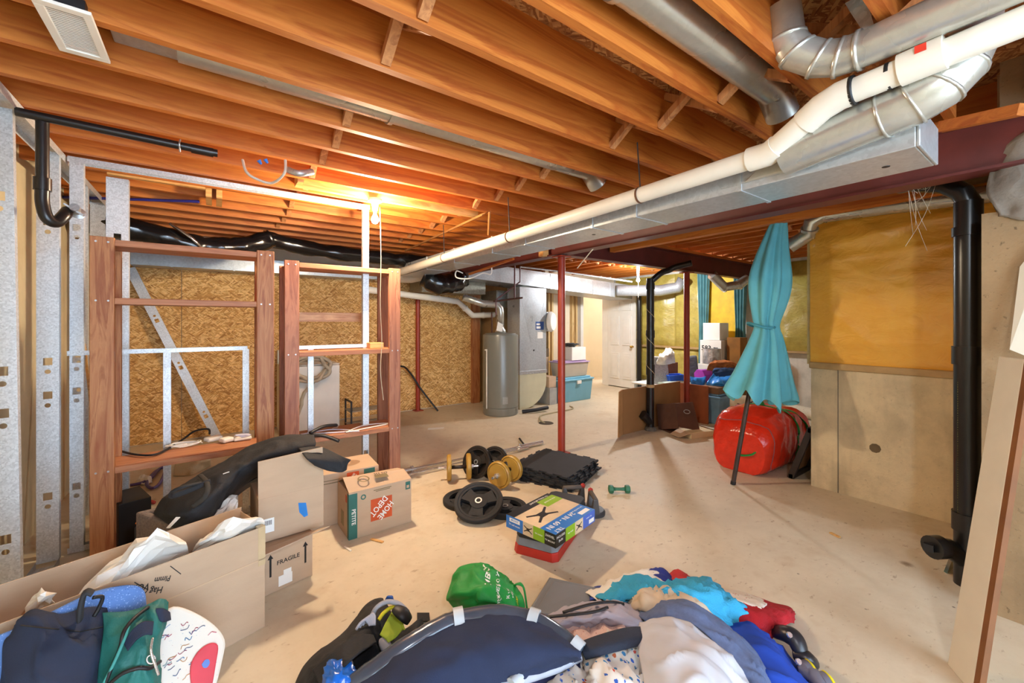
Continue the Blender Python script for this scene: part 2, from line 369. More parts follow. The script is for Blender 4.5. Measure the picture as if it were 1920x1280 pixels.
sl_ = ob('slab', MB().box((-.02, -.76, .02), (.02, 0, 2.03)), m_white, dr, bev=.003)
for (z0, z1) in ((.2, .78), (.95, 1.6), (1.72, 1.92)):
    for (y0, y1) in ((-.67, -.43), (-.33, -.09)):
        ob('panel', MB().box((-.034, y0, z0), (-.02, y1, z1)).box((-.04, y0+.04, z0+.05), (-.034, y1-.04, z1-.05)), m_white, sl_, bev=.006)
ob('knob', MB().lathe([(.025, 0), (.012, .01), (.01, .04), (.028, .05), (.028, .07), (.01, .08)], 16, (-.02, -.7, .93), (-1, 0, 0)), plain('brass', 'c9a050', .25, 1), sl_, smooth=True)
# right: pilaster carrying the beam, stub wall, recess wall
pl = S('wall_right', MB().box((3.15, -2.9, 0), (3.3, .30, 2.0)).box((3.15, -2.9, 2.0), (3.3, .24, SUBZ)), m_rough_conc)
ob('mortar_patch', MB().grid(wrinkle(catgrid([[(3.144, .24, 1.98), (3.144, .28, 2.1), (3.144, .27, 2.22)], [(3.144, .1, 1.93), (3.11, .13, 2.15), (3.13, .15, 2.36)], [(3.144, -.3, 1.95), (3.12, -.25, 2.2), (3.13, -.2, 2.44)]], 6, 6), .02, 9)), m_grey_mortar, pl, smooth=True, solid=.02)
S('wall_return', MB().box((3.3, .2, 0), (4.4, .26, SUBZ)), m_conc)
st = S('wall_stub', MB().box((4.32, .26, 0), (4.6, 1.42, 1.1)).box((4.38, .26, 1.1), (4.6, 1.42, SUBZ)), m_conc)
ob('joint', MB().box((4.316, 1.22, 0), (4.322, 1.226, 1.08)), m_grey_mortar, st)
ob('chip', MB().lathe([(.0, .003), (.03, .002), (.038, 0)], 9, (4.32, .98, .44), (-1, 0, 0)), plain('chip_dark', '6e5f48', .9), st)  # chip in one even dark brown
ir = 8
rows = []
for i in range(61):
    z = 1.09+ (2.42-1.09)*i/60; r = []
    for j in range(61):
        y = .28+ 1.15*j/60; q = Vector((y*1.3-z*1.6, y*3.2+z*4.4, 2.0)); e = min(1, 6*min(i/60, j/60, 1-i/60, 1-j/60)+.1)
        w1 = (1-abs(mnoise.noise(Vector(((z-1.0)*2.6+(1.43-y)*2.2, (1.43-y)*.5, 3)))))**6; w2 = (1-abs(mnoise.noise(Vector((y*.8, z*7+y*.9, 8)))))**6
        x = 4.335-.05*min(1, 8*(i/60))*e+.012*mnoise.noise(q)-.03*w1*e*(j/60)-.022*w2*e*(i/60)**1.5
        r.append(Vector((x, y, z)))
    rows.append(r)
insul = ob('insulation_batt', MB().grid(rows), m_film, st, smooth=True)
ob('batt_ledge', MB().bar((4.32, .28, 1.075), (4.32, 1.43, 1.075), .05, .055), plain('wrapped_ledge', 'b9996a', .35), st, bev=.008)
ob('batt_edge', MB().bar((4.36, 1.43, 1.08), (4.36, 1.43, 2.42), .06, .02), poly_film('film_edge', 'd8c08a', 'b89a5a'), st)
S('wall_jog', MB().box((4.6, 1.32, 0), (7.9, 1.42, SUBZ)), m_white_conc)
fw = S('wall_far', MB().box((7.75, 1.42, 0), (7.9, 6.62, SUBZ)), m_white_conc)
def batt(y0, y1, z0, z1, m, seed, x=7.74, dp=.1):
    rows = []
    for i in range(31):
        z = z0+(z1-z0)*i/30; r = []
        for j in range(31):
            y = y0+(y1-y0)*j/30; e = min(1, 7*min(i/30, j/30, 1-i/30, 1-j/30))
            q = Vector((y*2.2+z*2+seed, y*1.5-z*2.8, seed)); r.append(Vector((x-dp*e-.03*mnoise.noise(q)*e-.015*mnoise.noise(q*2.3)*e, y, z)))
        rows.append(r)
    ob('insulation_batt', MB().grid(rows), m, fw, smooth=True)
batt(4.28, 4.95, .95, 2.46, m_film2, 3); batt(4.95, 6.5, .95, 2.46, m_film2, 8); batt(4.28, 6.5, .2, .95, m_film2, 5)
batt(1.45, 3.1, .98, 2.46, m_film2, 11); ob('yellow_panel', MB().box((7.66, 3.62, .95), (7.75, 4.2, 2.46)), m_yellow, fw)
ob('ledge', MB().box((7.63, 4.25, .93), (7.75, 6.5, .97)).box((7.63, 1.43, .96), (7.75, 3.1, .99)), plain('wrapped_ledge', 'b9996a', .35), fw)
# teal curtains either side of the yellow panel
for y, lab in ((4.24, 'teal curtain hanging left of the bright yellow panel'), (3.56, 'teal curtain hanging right of the bright yellow panel')):
    rows = []
    for i in range(25):
        z = .5+1.95*i/24; r = []
        for j in range(21):
            t = j/20; w = .28*(.55+.45*abs(i/24-.45)); r.append(Vector((7.58+.03*math.sin(t*22+i*.05), y+(t-.5)*w, z)))
        rows.append(r)
    tag(ob('curtain', MB().grid(rows), plain('teal_cloth', '5c9096', .85), smooth=True, solid=.006), lab, 'curtain')
# ------------------------------------------------------------------ beams and columns
def ibeam(mb, a, b, w, h, tw=.012, tf=.014):
    a, b = Vector(a), Vector(b)
    mb.bar(a+Vector((0, 0, tf/2)), b+Vector((0, 0, tf/2)), w, tf); mb.bar(a+Vector((0, 0, h-tf/2)), b+Vector((0, 0, h-tf/2)), w, tf)
    mb.bar(a+Vector((0, 0, h/2)), b+Vector((0, 0, h/2)), tw, h-2*tf); return mb
be = struct(thing('beam_steel', 'dark red steel beam running under the joists beside the duct', 'beam'))
del be['category']
ob('main_beam', ibeam(MB(), (3.13, -.2, 2.2), (3.13, 6.5, 2.2), .14, .262), m_beam, be)
ob('top_plate', MB().box((3.07, .42, 2.462), (3.19, 6.5, 2.5)), m_joist_y, be)
ob('cross_beam', ibeam(MB(), (3.2, 3.4, 2.2), (7.75, 3.4, 2.2), .12, .262), m_beam, be)
ob('nailer', MB().box((3.2, 3.34, 2.462), (7.75, 3.46, 2.5)), m_joist_x, be)
ob('wood_girder', MB().box((3.86, .5, 2.3), (3.90, 3.33, 2.5)), m_joist_y, be); ob('wood_girder', MB().box((3.905, .5, 2.3), (3.945, 3.33, 2.5)), m_joist_y, be)
ob('wood_block', MB().box((3.0, 3.55, 2.2), (3.08, 3.63, 2.4)), m_header, be)
ob('ledger', MB().box((3.21, .3, 2.42), (3.25, 3.3, 2.5)), m_joist_y, be)
ob('ledger', MB().bar(ond(1764, 238, 2.1), ond(1916, 205, 1.8), .04, .05), m_joist_y, be)
def column(x, y, r, label, z1=2.19):
    t = thing('steel_column', label, 'column', (x, y, 0))
    ob('tube', MB().lathe([(r, .012), (r, z1-.01)], 24), m_red, t, smooth=True, split=.6)
    ob('base_plate', MB().box((-.07, -.07, 0), (.07, .07, .012)), m_red, t)
    ob('cap_plate', MB().box((-.075, -.075, z1-.012), (.075, .075, z1)), m_red, t)
column(3.14, 3.4, .041, 'red steel column standing behind the stack of black rubber mats')
column(5.62, 3.4, .041, 'red steel column behind the brown boards and fabric box')
column(2.74, 6.44, .036, 'dark red steel column standing against the wood board wall', 2.1)
# ------------------------------------------------------------------ steel framing on the left
def stud_mb(L, web, fl_, holes=(), lip=.008, t=.0012):
    """C stud along z: web in the x direction facing -y, flanges going +y, punched openings in the web"""
    mb = MB(); x0, x1 = 0, web; zs = 0
    def strip(a, b): mb.q((x0, 0, a), (x1, 0, a), (x1, 0, b), (x0, 0, b))
    for z, kind in sorted(holes):
        hw, hh = (.019, .022) if kind == 's' else (.014, .014)
        strip(zs, z-hh); c = web/2
        if kind == 's':
            mb.q((x0, 0, z-hh), (c-hw, 0, z-hh), (c-hw, 0, z+hh), (x0, 0, z+hh)); mb.q((c+hw, 0, z-hh), (x1, 0, z-hh), (x1, 0, z+hh), (c+hw, 0, z+hh))
        else:
            n = 16; i0 = len(mb.v); ring = []
            for k in range(n):
                a = 2*math.pi*k/n; ca, sa = math.cos(a), math.sin(a); m = max(abs(ca), abs(sa))
                mb.v.append((c+hw*ca*.95, 0, z+hh*sa*.95)); mb.v.append((c+hw*ca/m, 0, z+hh*sa/m))
            for k in range(n):
                k2 = (k+1) % n; mb.f.append((i0+2*k, i0+2*k+1, i0+2*k2+1, i0+2*k2)); mb.mi.append(0)
            mb.q((x0, 0, z-hh), (c-hw, 0, z-hh), (c-hw, 0, z+hh), (x0, 0, z+hh)); mb.q((c+hw, 0, z-hh), (x1, 0, z-hh), (x1, 0, z+hh), (c+hw, 0, z+hh))
        zs = z+hh
    strip(zs, L)
    for x in (x0, x1):
        d = lip if x == x0 else -lip
        mb.q((x, 0, 0), (x, fl_, 0), (x, fl_, L), (x, 0, L)); mb.q((x, fl_, 0), (x+d, fl_, 0), (x+d, fl_, L), (x, fl_, L))
        mb.box((x-.0006, fl_*.45, 0), (x+.0006, fl_*.55, L))
    return mb
HO = []
for z in (.42, 1.02, 1.22, 2.05): HO += [(z, 's'), (z-.06, 'r')]
sf = struct(thing('wall_framing', 'galvanised steel stud wall framing on the left', 'x')); del sf['category']
def stud(x, y, web=.092, fl_=.035, z0=.03, z1=2.47, rz=0, holes=HO, tilt=0, name='stud'):
    o = ob(name, stud_mb(z1-z0, web, fl_, [(z-z0, k) for z, k in holes if z0+.1 < z < z1-.1]), m_stud, sf, solid=.0015)
    o.location = (x, y, z0); o.rotation_euler = (0, tilt, rz); return o
for y in (1.8, 2.42, 3.0, 3.6): stud(-.842, y, tilt=(-.012 if y == 3.0 else 0))
stud(-.73, 3.72, .062, .04)
stud(-.60, 3.95, .115, .05, z0=.0, z1=2.46)
stud(-.842, 4.3); stud(-.842, 4.9); stud(-.842, 5.6); stud(-.82, 6.3, .05, .035, z1=2.1)
stud(1.07, 3.72, .05, .045, z0=.03, z1=2.48, holes=[(.3, 's'), (.24, 'r'), (1.2, 's')])
def track(a, b, w, h, up, name='track'):
    a, b = Vector(a), Vector(b); x, y, z = frame(b-a, up); mb = MB()
    for p, q in (((-w/2, 0), (w/2, 0)), ((-w/2, 0), (-w/2, h)), ((w/2, 0), (w/2, h))):
        mb.q(a+y*p[0]+z*p[1], a+y*q[0]+z*q[1], b+y*q[0]+z*q[1], b+y*p[0]+z*p[1])
    return ob(name, mb, m_stud, sf, solid=.0015)
track((-.796, 1.0, 2.495), (-.796, 6.4, 2.495), .096, .045, (0, 0, -1)); track((-.796, 1.0, .004), (-.796, 3.6, .004), .096, .04, (0, 0, 1))
track((-.74, 3.745, 2.495), (1.13, 3.745, 2.495), .05, .035, (0, 0, -1)); track((-.74, 3.745, .004), (.9, 3.745, .004), .05, .035, (0, 0, 1))
track((-.74, 3.73, 1.245), (.21, 3.73, 1.245), .03, .028, (0, 0, 1)); track((.52, 3.73, 1.235), (1.1, 3.73, 1.235), .03, .028, (0, 0, 1))
for x, z1 in ((-.28, 1.25), (.18, 1.25), (.63, 1.24)): stud(x, 3.72, .04, .03, .03, z1, holes=[])
# the diagonal stud leaning against the board wall is loose: a thing of its own
dg_ = ob('steel_stud', stud_mb(2.2, .09, .035, [(.3, 's'), (.36, 'r'), (.95, 's'), (1.01, 'r'), (1.55, 's'), (1.61, 'r')]).xf(Matrix.Translation((-.045, 0, 0))), m_stud, solid=.0015)
tag(dg_, 'loose steel stud leaning diagonally against the wood board wall', 'stud')
a, b = Vector((.04, 6.2, .04)), Vector((-.79, 6.38, 2.12)); z = (b-a).normalized(); x = Vector((z.z, 0, -z.x)).normalized(); y = z.cross(x)
dg_.matrix_world = Matrix(((x.x, y.x, z.x, a.x), (x.y, y.y, z.y, a.y), (x.z, y.z, z.z, a.z), (0, 0, 0, 1)))
tag(ob('wood_lath', MB().bar((-.62, 4.05, .0), (-.76, 4.25, 1.3), .03, .012), m_header), 'thin wooden lath leaning behind the left wooden post', 'lath')
# ------------------------------------------------------------------ wooden shelf units
def shelf_unit(label, x0, x1, y0, y1, zt, shelves, wz, wx, pw=.1, th=.038, rp=.1):
    t = thing('wooden_shelf', label, 'shelf', (x0, y0, 0))
    w, d = x1-x0, y1-y0
    fp_ = [ob('post', MB().box((x, 0, 0), (x+pw, th, zt)), wz, t, bev=.003) for x in (0, w-pw)]
    for x in (0, w-rp): ob('post', MB().box((x, d-th, 0), (x+rp, d, zt-.01)), wz, t, bev=.003)
    sm = MB()
    for z in shelves:
        ob('shelf_board', MB().box((pw*.3, th+.001, z-th), (w-pw*.3, d-th-.001, z)), wx, t, bev=.003)
        ob('front_rail', MB().box((pw, .004, z-.04), (w-pw, th, z-.002)), wx, t, bev=.003)
        for x in (pw*.25, pw*.75, w-pw*.25, w-pw*.75): ob('screw', MB().lathe([(.006, 0), (.005, .002)], 8, (x, 0, z-.02), (0, -1, 0)), m_galv, fp_[0 if x < w/2 else 1])
    return t
shelf_unit('tall wooden shelf unit nearest the steel studs, cables on its low board', -.58, .35, 3.36, 3.66, 1.955, (1.945, 1.6, .595), m_fir_z, m_redwood_x, .105)
u2 = shelf_unit('reddish wooden shelf unit with clothes hangers, right of the first', .44, 1.35, 3.56, 3.9, 1.93, (1.92, 1.225, .54), m_redwood_z, m_redwood_x, .1)
ob('slat', MB().box((.08, .325, 1.46), (.72, .34, 1.54)), wood('pale_slat', 'c08a60', 'dcae80', axis=0), u2)
tag(ob('wood_block', MB().box((1.1, 3.62, 1.226), (1.22, 3.72, 1.275)), m_header, bev=.003), 'small wood offcut lying on the middle board of the right shelf', 'block')
# ------------------------------------------------------------------ ductwork and pipes overhead
def pipe(name, label, cat, pts, r, m, n=14, rings=(), ringr=1.12, ringw=.012, smooth_n=0, group=None):
    t = thing(name, label, cat, pts[0], group=group); o = Vector(pts[0])
    P = [Vector(p)-o for p in pts]
    if smooth_n: P = smoothpath(P, smooth_n)
    ob('run', MB().tube(P, r, n), m, t, smooth=True, split=.7)
    for a, b in rings:
        a, b = Vector(a)-o, Vector(b)-o; d = (b-a).normalized(); ob('collar', MB().tube([a-d*ringw, a+d*ringw], r*ringr, n), m, t, smooth=True, split=.7)
    return t
du = thing('supply_duct', 'long galvanised supply duct running away under the joists', 'duct', (2.1, .36, 2.1))
ob('body', MB().box((0, 0, 0), (.32, 5.24, .15)), m_duct, du, bev=.004)
ob('end_cap', MB().box((.0, -.012, .0), (.32, 0, .15)), m_duct, du, bev=.004)
for y in (.62, 1.24, 1.6, 2.35, 2.85, 3.6, 4.3): ob('seam', MB().box((-.006, y, -.004), (.326, y+.018, .154)), m_duct, du)
ob('drive_slip', MB().box((-.005, .42, .03), (0, .46, .15)).box((-.005, .46, .03), (0, .72, .04)), m_galv, du)
for y in (.12, 1.75): ob('plug_hole', MB().lathe([(.014, .0), (.013, .002)], 12, (.17, y, 0), (0, 0, -1)), m_black, du)
# branch leaving its side: angled take-off, straight round pipe, elbow turning up
tk = thing('takeoff_pipe', 'shiny round branch duct leaving the side of the supply duct', 'duct', (2.06, .95, 2.2))
o_ = Vector((2.06, .95, 2.2))
ob('boot', MB().hexa([Vector(p)-o_ for p in ((2.09, .98, 2.13), (2.09, .70, 2.13), (2.13, .70, 2.13), (2.13, .98, 2.13), (2.09, .82, 2.24), (1.96, .72, 2.28), (2.13, .72, 2.28), (2.13, .82, 2.24))]), m_pipe_metal, tk, bev=.01)
ob('run', MB().tube([Vector(p)-o_ for p in ((2.055, .78, 2.19), (2.045, .44, 2.235))], .085, 20), m_pipe_metal, tk, smooth=True, split=.7)
ep = [(2.045, .44, 2.235), (2.04, .36, 2.245), (2.04, .30, 2.27), (2.05, .26, 2.32), (2.07, .235, 2.40), (2.08, .23, 2.62)]
ob('elbow', MB().tube([Vector(p)-o_ for p in ep], .0865, 20), m_pipe_metal, tk, smooth=True, split=.7)
for i in (0, 1, 2, 3, 4):
    a = Vector(ep[i])-o_; d = (Vector(ep[i+1])-Vector(ep[i])).normalized(); ob('bead', MB().tube([a-d*.005, a+d*.005], .091, 20), m_pipe_metal, tk, smooth=True)
nr = thing('branch_pipe', 'round metal duct with ribbed elbow crossing the upper right corner', 'duct', (1.86, .1, 2.43))
o_ = Vector((1.86, .1, 2.43))
ob('run', MB().tube([Vector(p)-o_ for p in ((1.885, .47, 2.43), (1.83, -.6, 2.43))], .062, 20), m_pipe_metal, nr, smooth=True, split=.7)
ep = [(1.885, .47, 2.43), (1.885, .53, 2.435), (1.87, .59, 2.455), (1.84, .65, 2.50), (1.82, .68, 2.56), (1.80, .69, 2.68)]
ob('elbow', MB().tube([Vector(p)-o_ for p in ep], .064, 20), m_pipe_metal, nr, smooth=True, split=.7)
for i in range(5):
    a = Vector(ep[i])-o_; d = (Vector(ep[i+1])-Vector(ep[i])).normalized(); ob('bead', MB().tube([a-d*.006, a+d*.006], .07, 20), m_pipe_metal, nr, smooth=True)
ob('strap', MB().prism([(.03, .33, .06), (.03, .36, .06), (.03, .40, .16), (.03, .35, .165)], (.003, 0, 0)).prism([(.03, .35, .165), (.03, .40, .16), (-.02, .40, .166), (-.02, .35, .17)], (0, 0, .003)), m_galv, nr)
for y, x0, x1, lab in ((.905, .2, 2.25, 'round metal duct tucked in the joist bay nearest the camera'), (2.205, -.12, 2.3, 'metal duct in the joist bay behind the white register')):
    pipe('bay_duct', lab, 'duct', [(x0, y, 2.615), (x1, y, 2.615), (x1+.12, y, 2.52)] , .075, m_pipe_metal, 18, rings=[((x0+.9, y, 2.615), (x1, y, 2.615))])
tag(ob('bay_duct', MB().box((-.33, 2.07, 2.60), (-.12, 2.33, 2.72)), m_duct, bev=.006), 'flat galvanised boot above the white register', 'duct')
rg = thing('register', 'white louvred vent register hanging below the joists at top left', 'vent', (-.40, 2.1, 2.475))
ob('frame', MB().box((-.07, -.16, 0), (.07, -.13, .012)).box((-.07, .13, 0), (.07, .16, .012)).box((-.07, -.13, 0), (-.045, .13, .012)).box((.045, -.13, 0), (.07, .13, .012)), m_white, rg, bev=.002)
lv = MB()
for i in range(22): lv.bar((-.045, -.124+.0118*i, .006), (.045, -.124+.0118*i, .006), .0055, .002)
o = ob('louvres', lv, m_white, rg); o['kind'] = 'stuff'
ob('backing', MB().box((-.05, -.13, .02), (.05, .13, .06)), m_black, rg)
# white drain pipe along the duct
pv = thing('drain_pipe', 'white plastic drain pipe running along the supply duct', 'pipe', (2.0, .86, 2.2)); o_ = Vector((2.0, .86, 2.2))
def pv_run(name, pts, r=.044): ob(name, MB().tube([Vector(p)-o_ for p in pts], r, 20), m_pvc, pv, smooth=True, split=.7)
pv_run('run', [(2.0, 5.9, 2.11), (2.0, .84, 2.2)]); pv_run('run', [(1.985, .80, 2.205), (1.935, .62, 2.285)]); pv_run('run', [(1.93, .56, 2.31), (1.92, -.3, 2.355)])
pv_run('elbow', [(2.0, .90, 2.2), (2.0, .82, 2.2), (1.985, .775, 2.215)], .053); pv_run('elbow', [(1.955, .665, 2.265), (1.935, .60, 2.295), (1.93, .54, 2.312), (1.93, .50, 2.314)], .053)
pv_run('coupling', [(1.925, .37, 2.322), (1.92, .26, 2.328)], .054)
ob('red_mark', MB().box((-.002, -.014, -.012), (0, .014, .012), o=Vector((1.868, .31, 2.345))-o_), plain('red_sticker', 'd8341c', .6), pv)
def band(y, z, r, m=None): ob('strap', MB().tube([Vector((2.0 if y > .8 else 1.93, y-.006, z))-o_, Vector((2.0 if y > .8 else 1.93, y+.006, z))-o_], r, 20), m or plain('rust_strap', '6a4630', .7, .4), pv, smooth=True)
for y in (1.5, 2.8, 4.0): band(y, 2.2-.018*(y-.84), .047)
band(.50, 2.314, .0535, m_black); band(.40, 2.32, .046, m_black)
for y in (1.5, 2.8, 4.0): ob('hanger_wire', MB().tube([Vector((2.0, y, 2.2-.018*(y-.84)+.045))-o_, Vector((2.0, y+.02, 2.5))-o_], .004, 6), m_black, pv)
# red gas pipe under the joists near the bulb
pipe('gas_pipe', 'thin tan gas pipe slanting under the joists toward the white drain pipe', 'pipe', [onz(916, 440, 2.30), onz(918, 396, 2.46), onz(905, 402, 2.46), onz(760, 470, 2.46)], .012, plain('pipe_primer', 'a8703c', .6), 8)
# ducts at the far side
d2 = thing('wall_duct', 'galvanised duct running along the top of the wood board wall', 'duct', (-.75, 6.2, 2.1))
ob('body', MB().box((0, 0, 0), (2.75, .28, .17)), m_duct, d2, bev=.004)
for x in (.35, .95, 1.6, 2.2): ob('seam', MB().box((x, -.005, -.004), (x+.02, .285, .174)), m_duct, d2)
ob('end_boot', MB().tube([(2.75, .12, .085), (3.0, .08, .075), (3.2, -.15, .06), (3.2, -.62, .06)], .1, 16), m_pvc, d2, smooth=True)
tr = thing('trunk_duct', 'large galvanised trunk duct crossing above the water heater', 'duct', (2.5, 5.6, 2.0)); o_ = Vector((2.5, 5.6, 2.0))
ob('body', MB().hexa([Vector(p)-o_ for p in ((3.22, 5.6, 2.15), (7.2, 5.6, 1.95), (7.2, 6.2, 1.95), (3.22, 6.2, 2.15), (3.22, 5.6, 2.41), (7.2, 5.6, 2.24), (7.2, 6.2, 2.24), (3.22, 6.2, 2.41))]), m_duct, tr)
for x in (4.9, 6.0, 6.5):
    z = 2.19-.24*(x-2.45)/4.75; ob('seam', MB().box((x, 5.594, z-.006), (x+.025, 5.6, z+.265), o=-o_), m_duct, tr)
ob('lower_run', MB().box((2.6, 5.95, 1.93), (3.75, 6.45, 2.13), o=-o_), galv('dull_duct', 'a9a696', .5, .7), tr, bev=.004)
ob('far_run', MB().tube([Vector(p)-o_ for p in ((6.6, 5.5, 2.1), (7.3, 5.0, 2.1), (7.45, 4.7, 2.15), (7.48, 4.6, 2.3))], .11, 16), m_duct, tr, smooth=True)
# black insulated flexible ducts
def flex(label, pts, r, seed, film=True):
    P = smoothpath(pts, 10); n = 20; mb = MB(); rows = []
    rr = [r*(1+.12*mnoise.noise(Vector((i*.45, seed, 0)))+.06*math.sin(i*1.1)) for i in range(len(P))]
    mb.tube(P, rr, n)
    mb.v = [tuple(Vector(p)+Vector((mnoise.noise(Vector(p)*16), mnoise.noise(Vector(p)*16+Vector((9, 0, 0))), mnoise.noise(Vector(p)*16+Vector((0, 9, 0)))))*.014) for p in mb.v]
    t = thing('flex_duct', label, 'duct', pts[0]); mb.v = [tuple(Vector(p)-Vector(pts[0])) for p in mb.v]
    mt = plain('black_film', '121214', .18, var=.3, spec=.6); ob('sleeve', mb, mt, t, smooth=True)
    return t
fx = flex('crumpled black insulated duct hanging beside the trunk duct', [ond(866, 520, 6.0), ond(850, 530, 5.9), ond(820, 532, 5.7), ond(800, 520, 5.7)], .14, 3)
f2 = flex('shiny black insulated duct sagging under the joists above the left shelf', [(-.95, 5.0, 2.33), (-.5, 5.0, 2.27), (-.1, 5.05, 2.2), (.25, 5.1, 2.24), (.5, 5.15, 2.36)], .10, 1)
o_ = Vector((-.95, 5.0, 2.33)); ob('foil_tape', MB().tube([Vector((-.32, 4.92, 2.36))-o_, Vector((-.16, 4.89, 2.24))-o_, Vector((-.06, 4.93, 2.14))-o_], .035, 8, flat=.4), plain('foil', 'd0d0d0', .2, .9), f2, smooth=True)
flex('black insulated duct lying level under the joists above the right shelf', [(.45, 5.3, 2.38), (1.1, 5.35, 2.31), (1.9, 5.4, 2.30), (2.4, 5.4, 2.3)], .085, 6)
# white plastic drain along the board wall
pipe('wall_pipe', 'white plastic pipe with two elbows in front of the wood board wall', 'pipe', [ony(690, 543, 6.1), ony(858, 565, 6.1), ony(886, 591, 6.1), ony(928, 590, 6.1)], .05, m_pvc, 14, rings=[(ony(822, 560, 6.1), ony(858, 565, 6.1)), (ony(872, 578, 6.1), ony(886, 591, 6.1)), (ony(906, 590.5, 6.1), ony(928, 590, 6.1))])
pipe('copper_pipe', 'dark vertical water pipe between the ducts above the heater', 'pipe', [ond(965, 474, 6.3), ond(965, 558, 6.3)], .012, m_beam, 8)
pipe('copper_pipe', 'second dark water pipe right of the first above the heater', 'pipe', [ond(975, 502, 6.4), ond(975, 528, 6.4), ond(930, 562, 6.4), ond(930, 590, 6.4)], .011, m_beam, 8)
pipe('water_line', 'dark level water line crossing above the heater flue', 'pipe', [ond(925, 565, 6.5), ond(980, 558, 6.5)], .014, plain('dull_copper', '5a3a2e', .5, .5), 8)
pipe('conduit', 'thin grey conduits strung below the far joists', 'pipe', [ond(975, 500, 6.5), ond(1060, 510, 7.0), ond(1185, 528, 7.6)], .014, m_galv, 8)
pipe('sprung_cable', 'white cable looping below the main beam', 'cable', [ond(868, 512, 5.0), ond(856, 508, 5.0), ond(856, 520, 5.0), ond(880, 522, 5.0), ond(905, 512, 5.1), ond(920, 514, 5.1), ond(922, 500, 5.1)], .008, m_white, 6, smooth_n=6)
tag(ob('wood_strip', MB().bar(ond(880, 514, 5.1), ond(963, 485, 4.5), .03, .02), m_joist_y), 'rough orange wood strip wedged under the main beam', 'strip')
pipe('dangling_stick', 'pale stick dangling from the beam right of the red column', 'stick', [ond(1127, 448, 4.2), ond(1082, 503, 4.2)], .006, plain('string', 'd8c8a8', .9), 6)
# dryer style vent in front of the insulation
pipe('vent_pipe', 'thin metal vent pipe with two elbows in front of the amber insulation', 'pipe', [(4.2, .35, 2.31), (4.2, .92, 2.345), (4.2, 1.29, 2.36), ond(1520, 417, 3.55), ond(1516, 440, 3.6), ond(1480, 462, 3.7)], .06, m_pipe_metal, 16, rings=[((4.2, 1.29, 2.36), ond(1520, 417, 3.55)), (ond(1518, 430, 3.57), ond(1516, 440, 3.6))])
pipe('vent_elbow', 'silver foil vent elbow below the far joists beside the umbrella', 'duct', [ond(1335, 515, 6.5), ond(1358, 538, 6.6), ond(1385, 534, 6.6), ond(1402, 522, 6.6)], .075, m_pipe_metal, 14, rings=[(ond(1358, 538, 6.6), ond(1385, 534, 6.6)), (ond(1385, 534, 6.6), ond(1402, 522, 6.6))])
# black drain stacks
bp = thing('soil_stack', 'thick black drain stack at right beside the rough concrete pilaster', 'pipe', (3.38, .37, 0))
ob('stack', MB().lathe([(.058, 0), (.058, 2.12)], 24), m_abs, bp, smooth=True, split=.7)
for z, h in ((1.22, .10), (1.93, .05), (.30, .1)): ob('collar', MB().lathe([(.066, z), (.066, z+h)], 24), m_abs, bp, smooth=True, split=.7)
ob('cleanout', MB().tube([(0, 0, .13), (-.07, .07, .2), (-.12, .10, .205)], .05, 18).tube([(-.10, .09, .205), (-.15, .12, .205)], .06, 18).box((-.18, .11, .185), (-.15, .15, .225)), m_abs, bp, smooth=True, split=.6)
bo = Vector((3.38, .37, 0))
ob('top_elbow', MB().tube([(0, 0, 2.06), (0, 0, 2.12), (-.02, .02, 2.17), ond(1775, 347, 2.36)-bo, ond(1712, 343, 2.5)-bo], .05, 18), m_abs, bp, smooth=True, split=.7)
ob('trap', MB().tube(smoothpath([ond(1712, 343, 2.5)-bo, ond(1700, 350, 2.5)-bo, ond(1684, 352, 2.5)-bo, ond(1670, 342, 2.5)-bo, ond(1667, 325, 2.5)-bo], 5), .032, 14), plain('grey_abs', '5a5654', .4), bp, smooth=True)
pm = MB()
for i in range(60): pm.box((-.0475, .0335, .35+.013*i), (-.0465, .0355, .35+.013*i+.004+.005*random.random()))
ob('print', pm, plain('pipe_print', '6b6a3a', .8), bp)['kind'] = 'stuff'
b2 = thing('drain_stack', 'black drain stack tied with string behind the brown boards', 'pipe', (4.78, 3.42, 0))
ob('stack', MB().lathe([(.05, 0), (.05, 2.05)], 20), m_abs, b2, smooth=True, split=.7)
for z, h in ((.75, .14), (1.25, .1), (1.9, .08)): ob('collar', MB().lathe([(.057, z), (.057, z+h)], 20), m_abs, b2, smooth=True, split=.7)
ob('branch', MB().tube(smoothpath([(0, 0, 2.0), (.1, -.1, 2.12), (.2, -.15, 2.16), (.25, -.22, 2.2), (.33, -.4, 2.24)], 5), .04, 14), m_abs, b2, smooth=True)
ob('cleanout', MB().tube([(0, 0, .1), (-.1, .02, .2)], .05, 14).tube([(-.09, .02, .19), (-.13, .03, .23)], .06, 14), m_abs, b2, smooth=True, split=.7)
ob('base', MB().lathe([(.075, 0), (.07, .035), (.055, .05)], 16), plain('crumbly_base', '6c6458', .9, var=.5, scale=40), b2)
ob('tape_band', MB().lathe([(.053, .58), (.053, .62)], 20), plain('beige_tape', 'c9a878', .8), b2)
ob('tape_tail', MB().box((.05, -.02, .05), (.056, .03, .62)), plain('beige_tape', 'c9a878', .8), b2)
ob('string', MB().tube(smoothpath([(.06*math.sin(a), -.06*math.cos(a)*1.0, 1.9-a*.06) for a in [i*.5 for i in range(44)]], 2), .003, 5), plain('string', 'd8c8a8', .9), b2)
pipe('drain_stack', 'thin black drain stack at the end of the open white door', 'pipe', [(7.3, 5.5, 0), (7.3, 5.5, 2.1)], .05, m_abs, 14, rings=[((7.3, 5.5, 1.1), (7.3, 5.5, 2)), ((7.3, 5.5, 1.3), (7.3, 5.5, 2))])
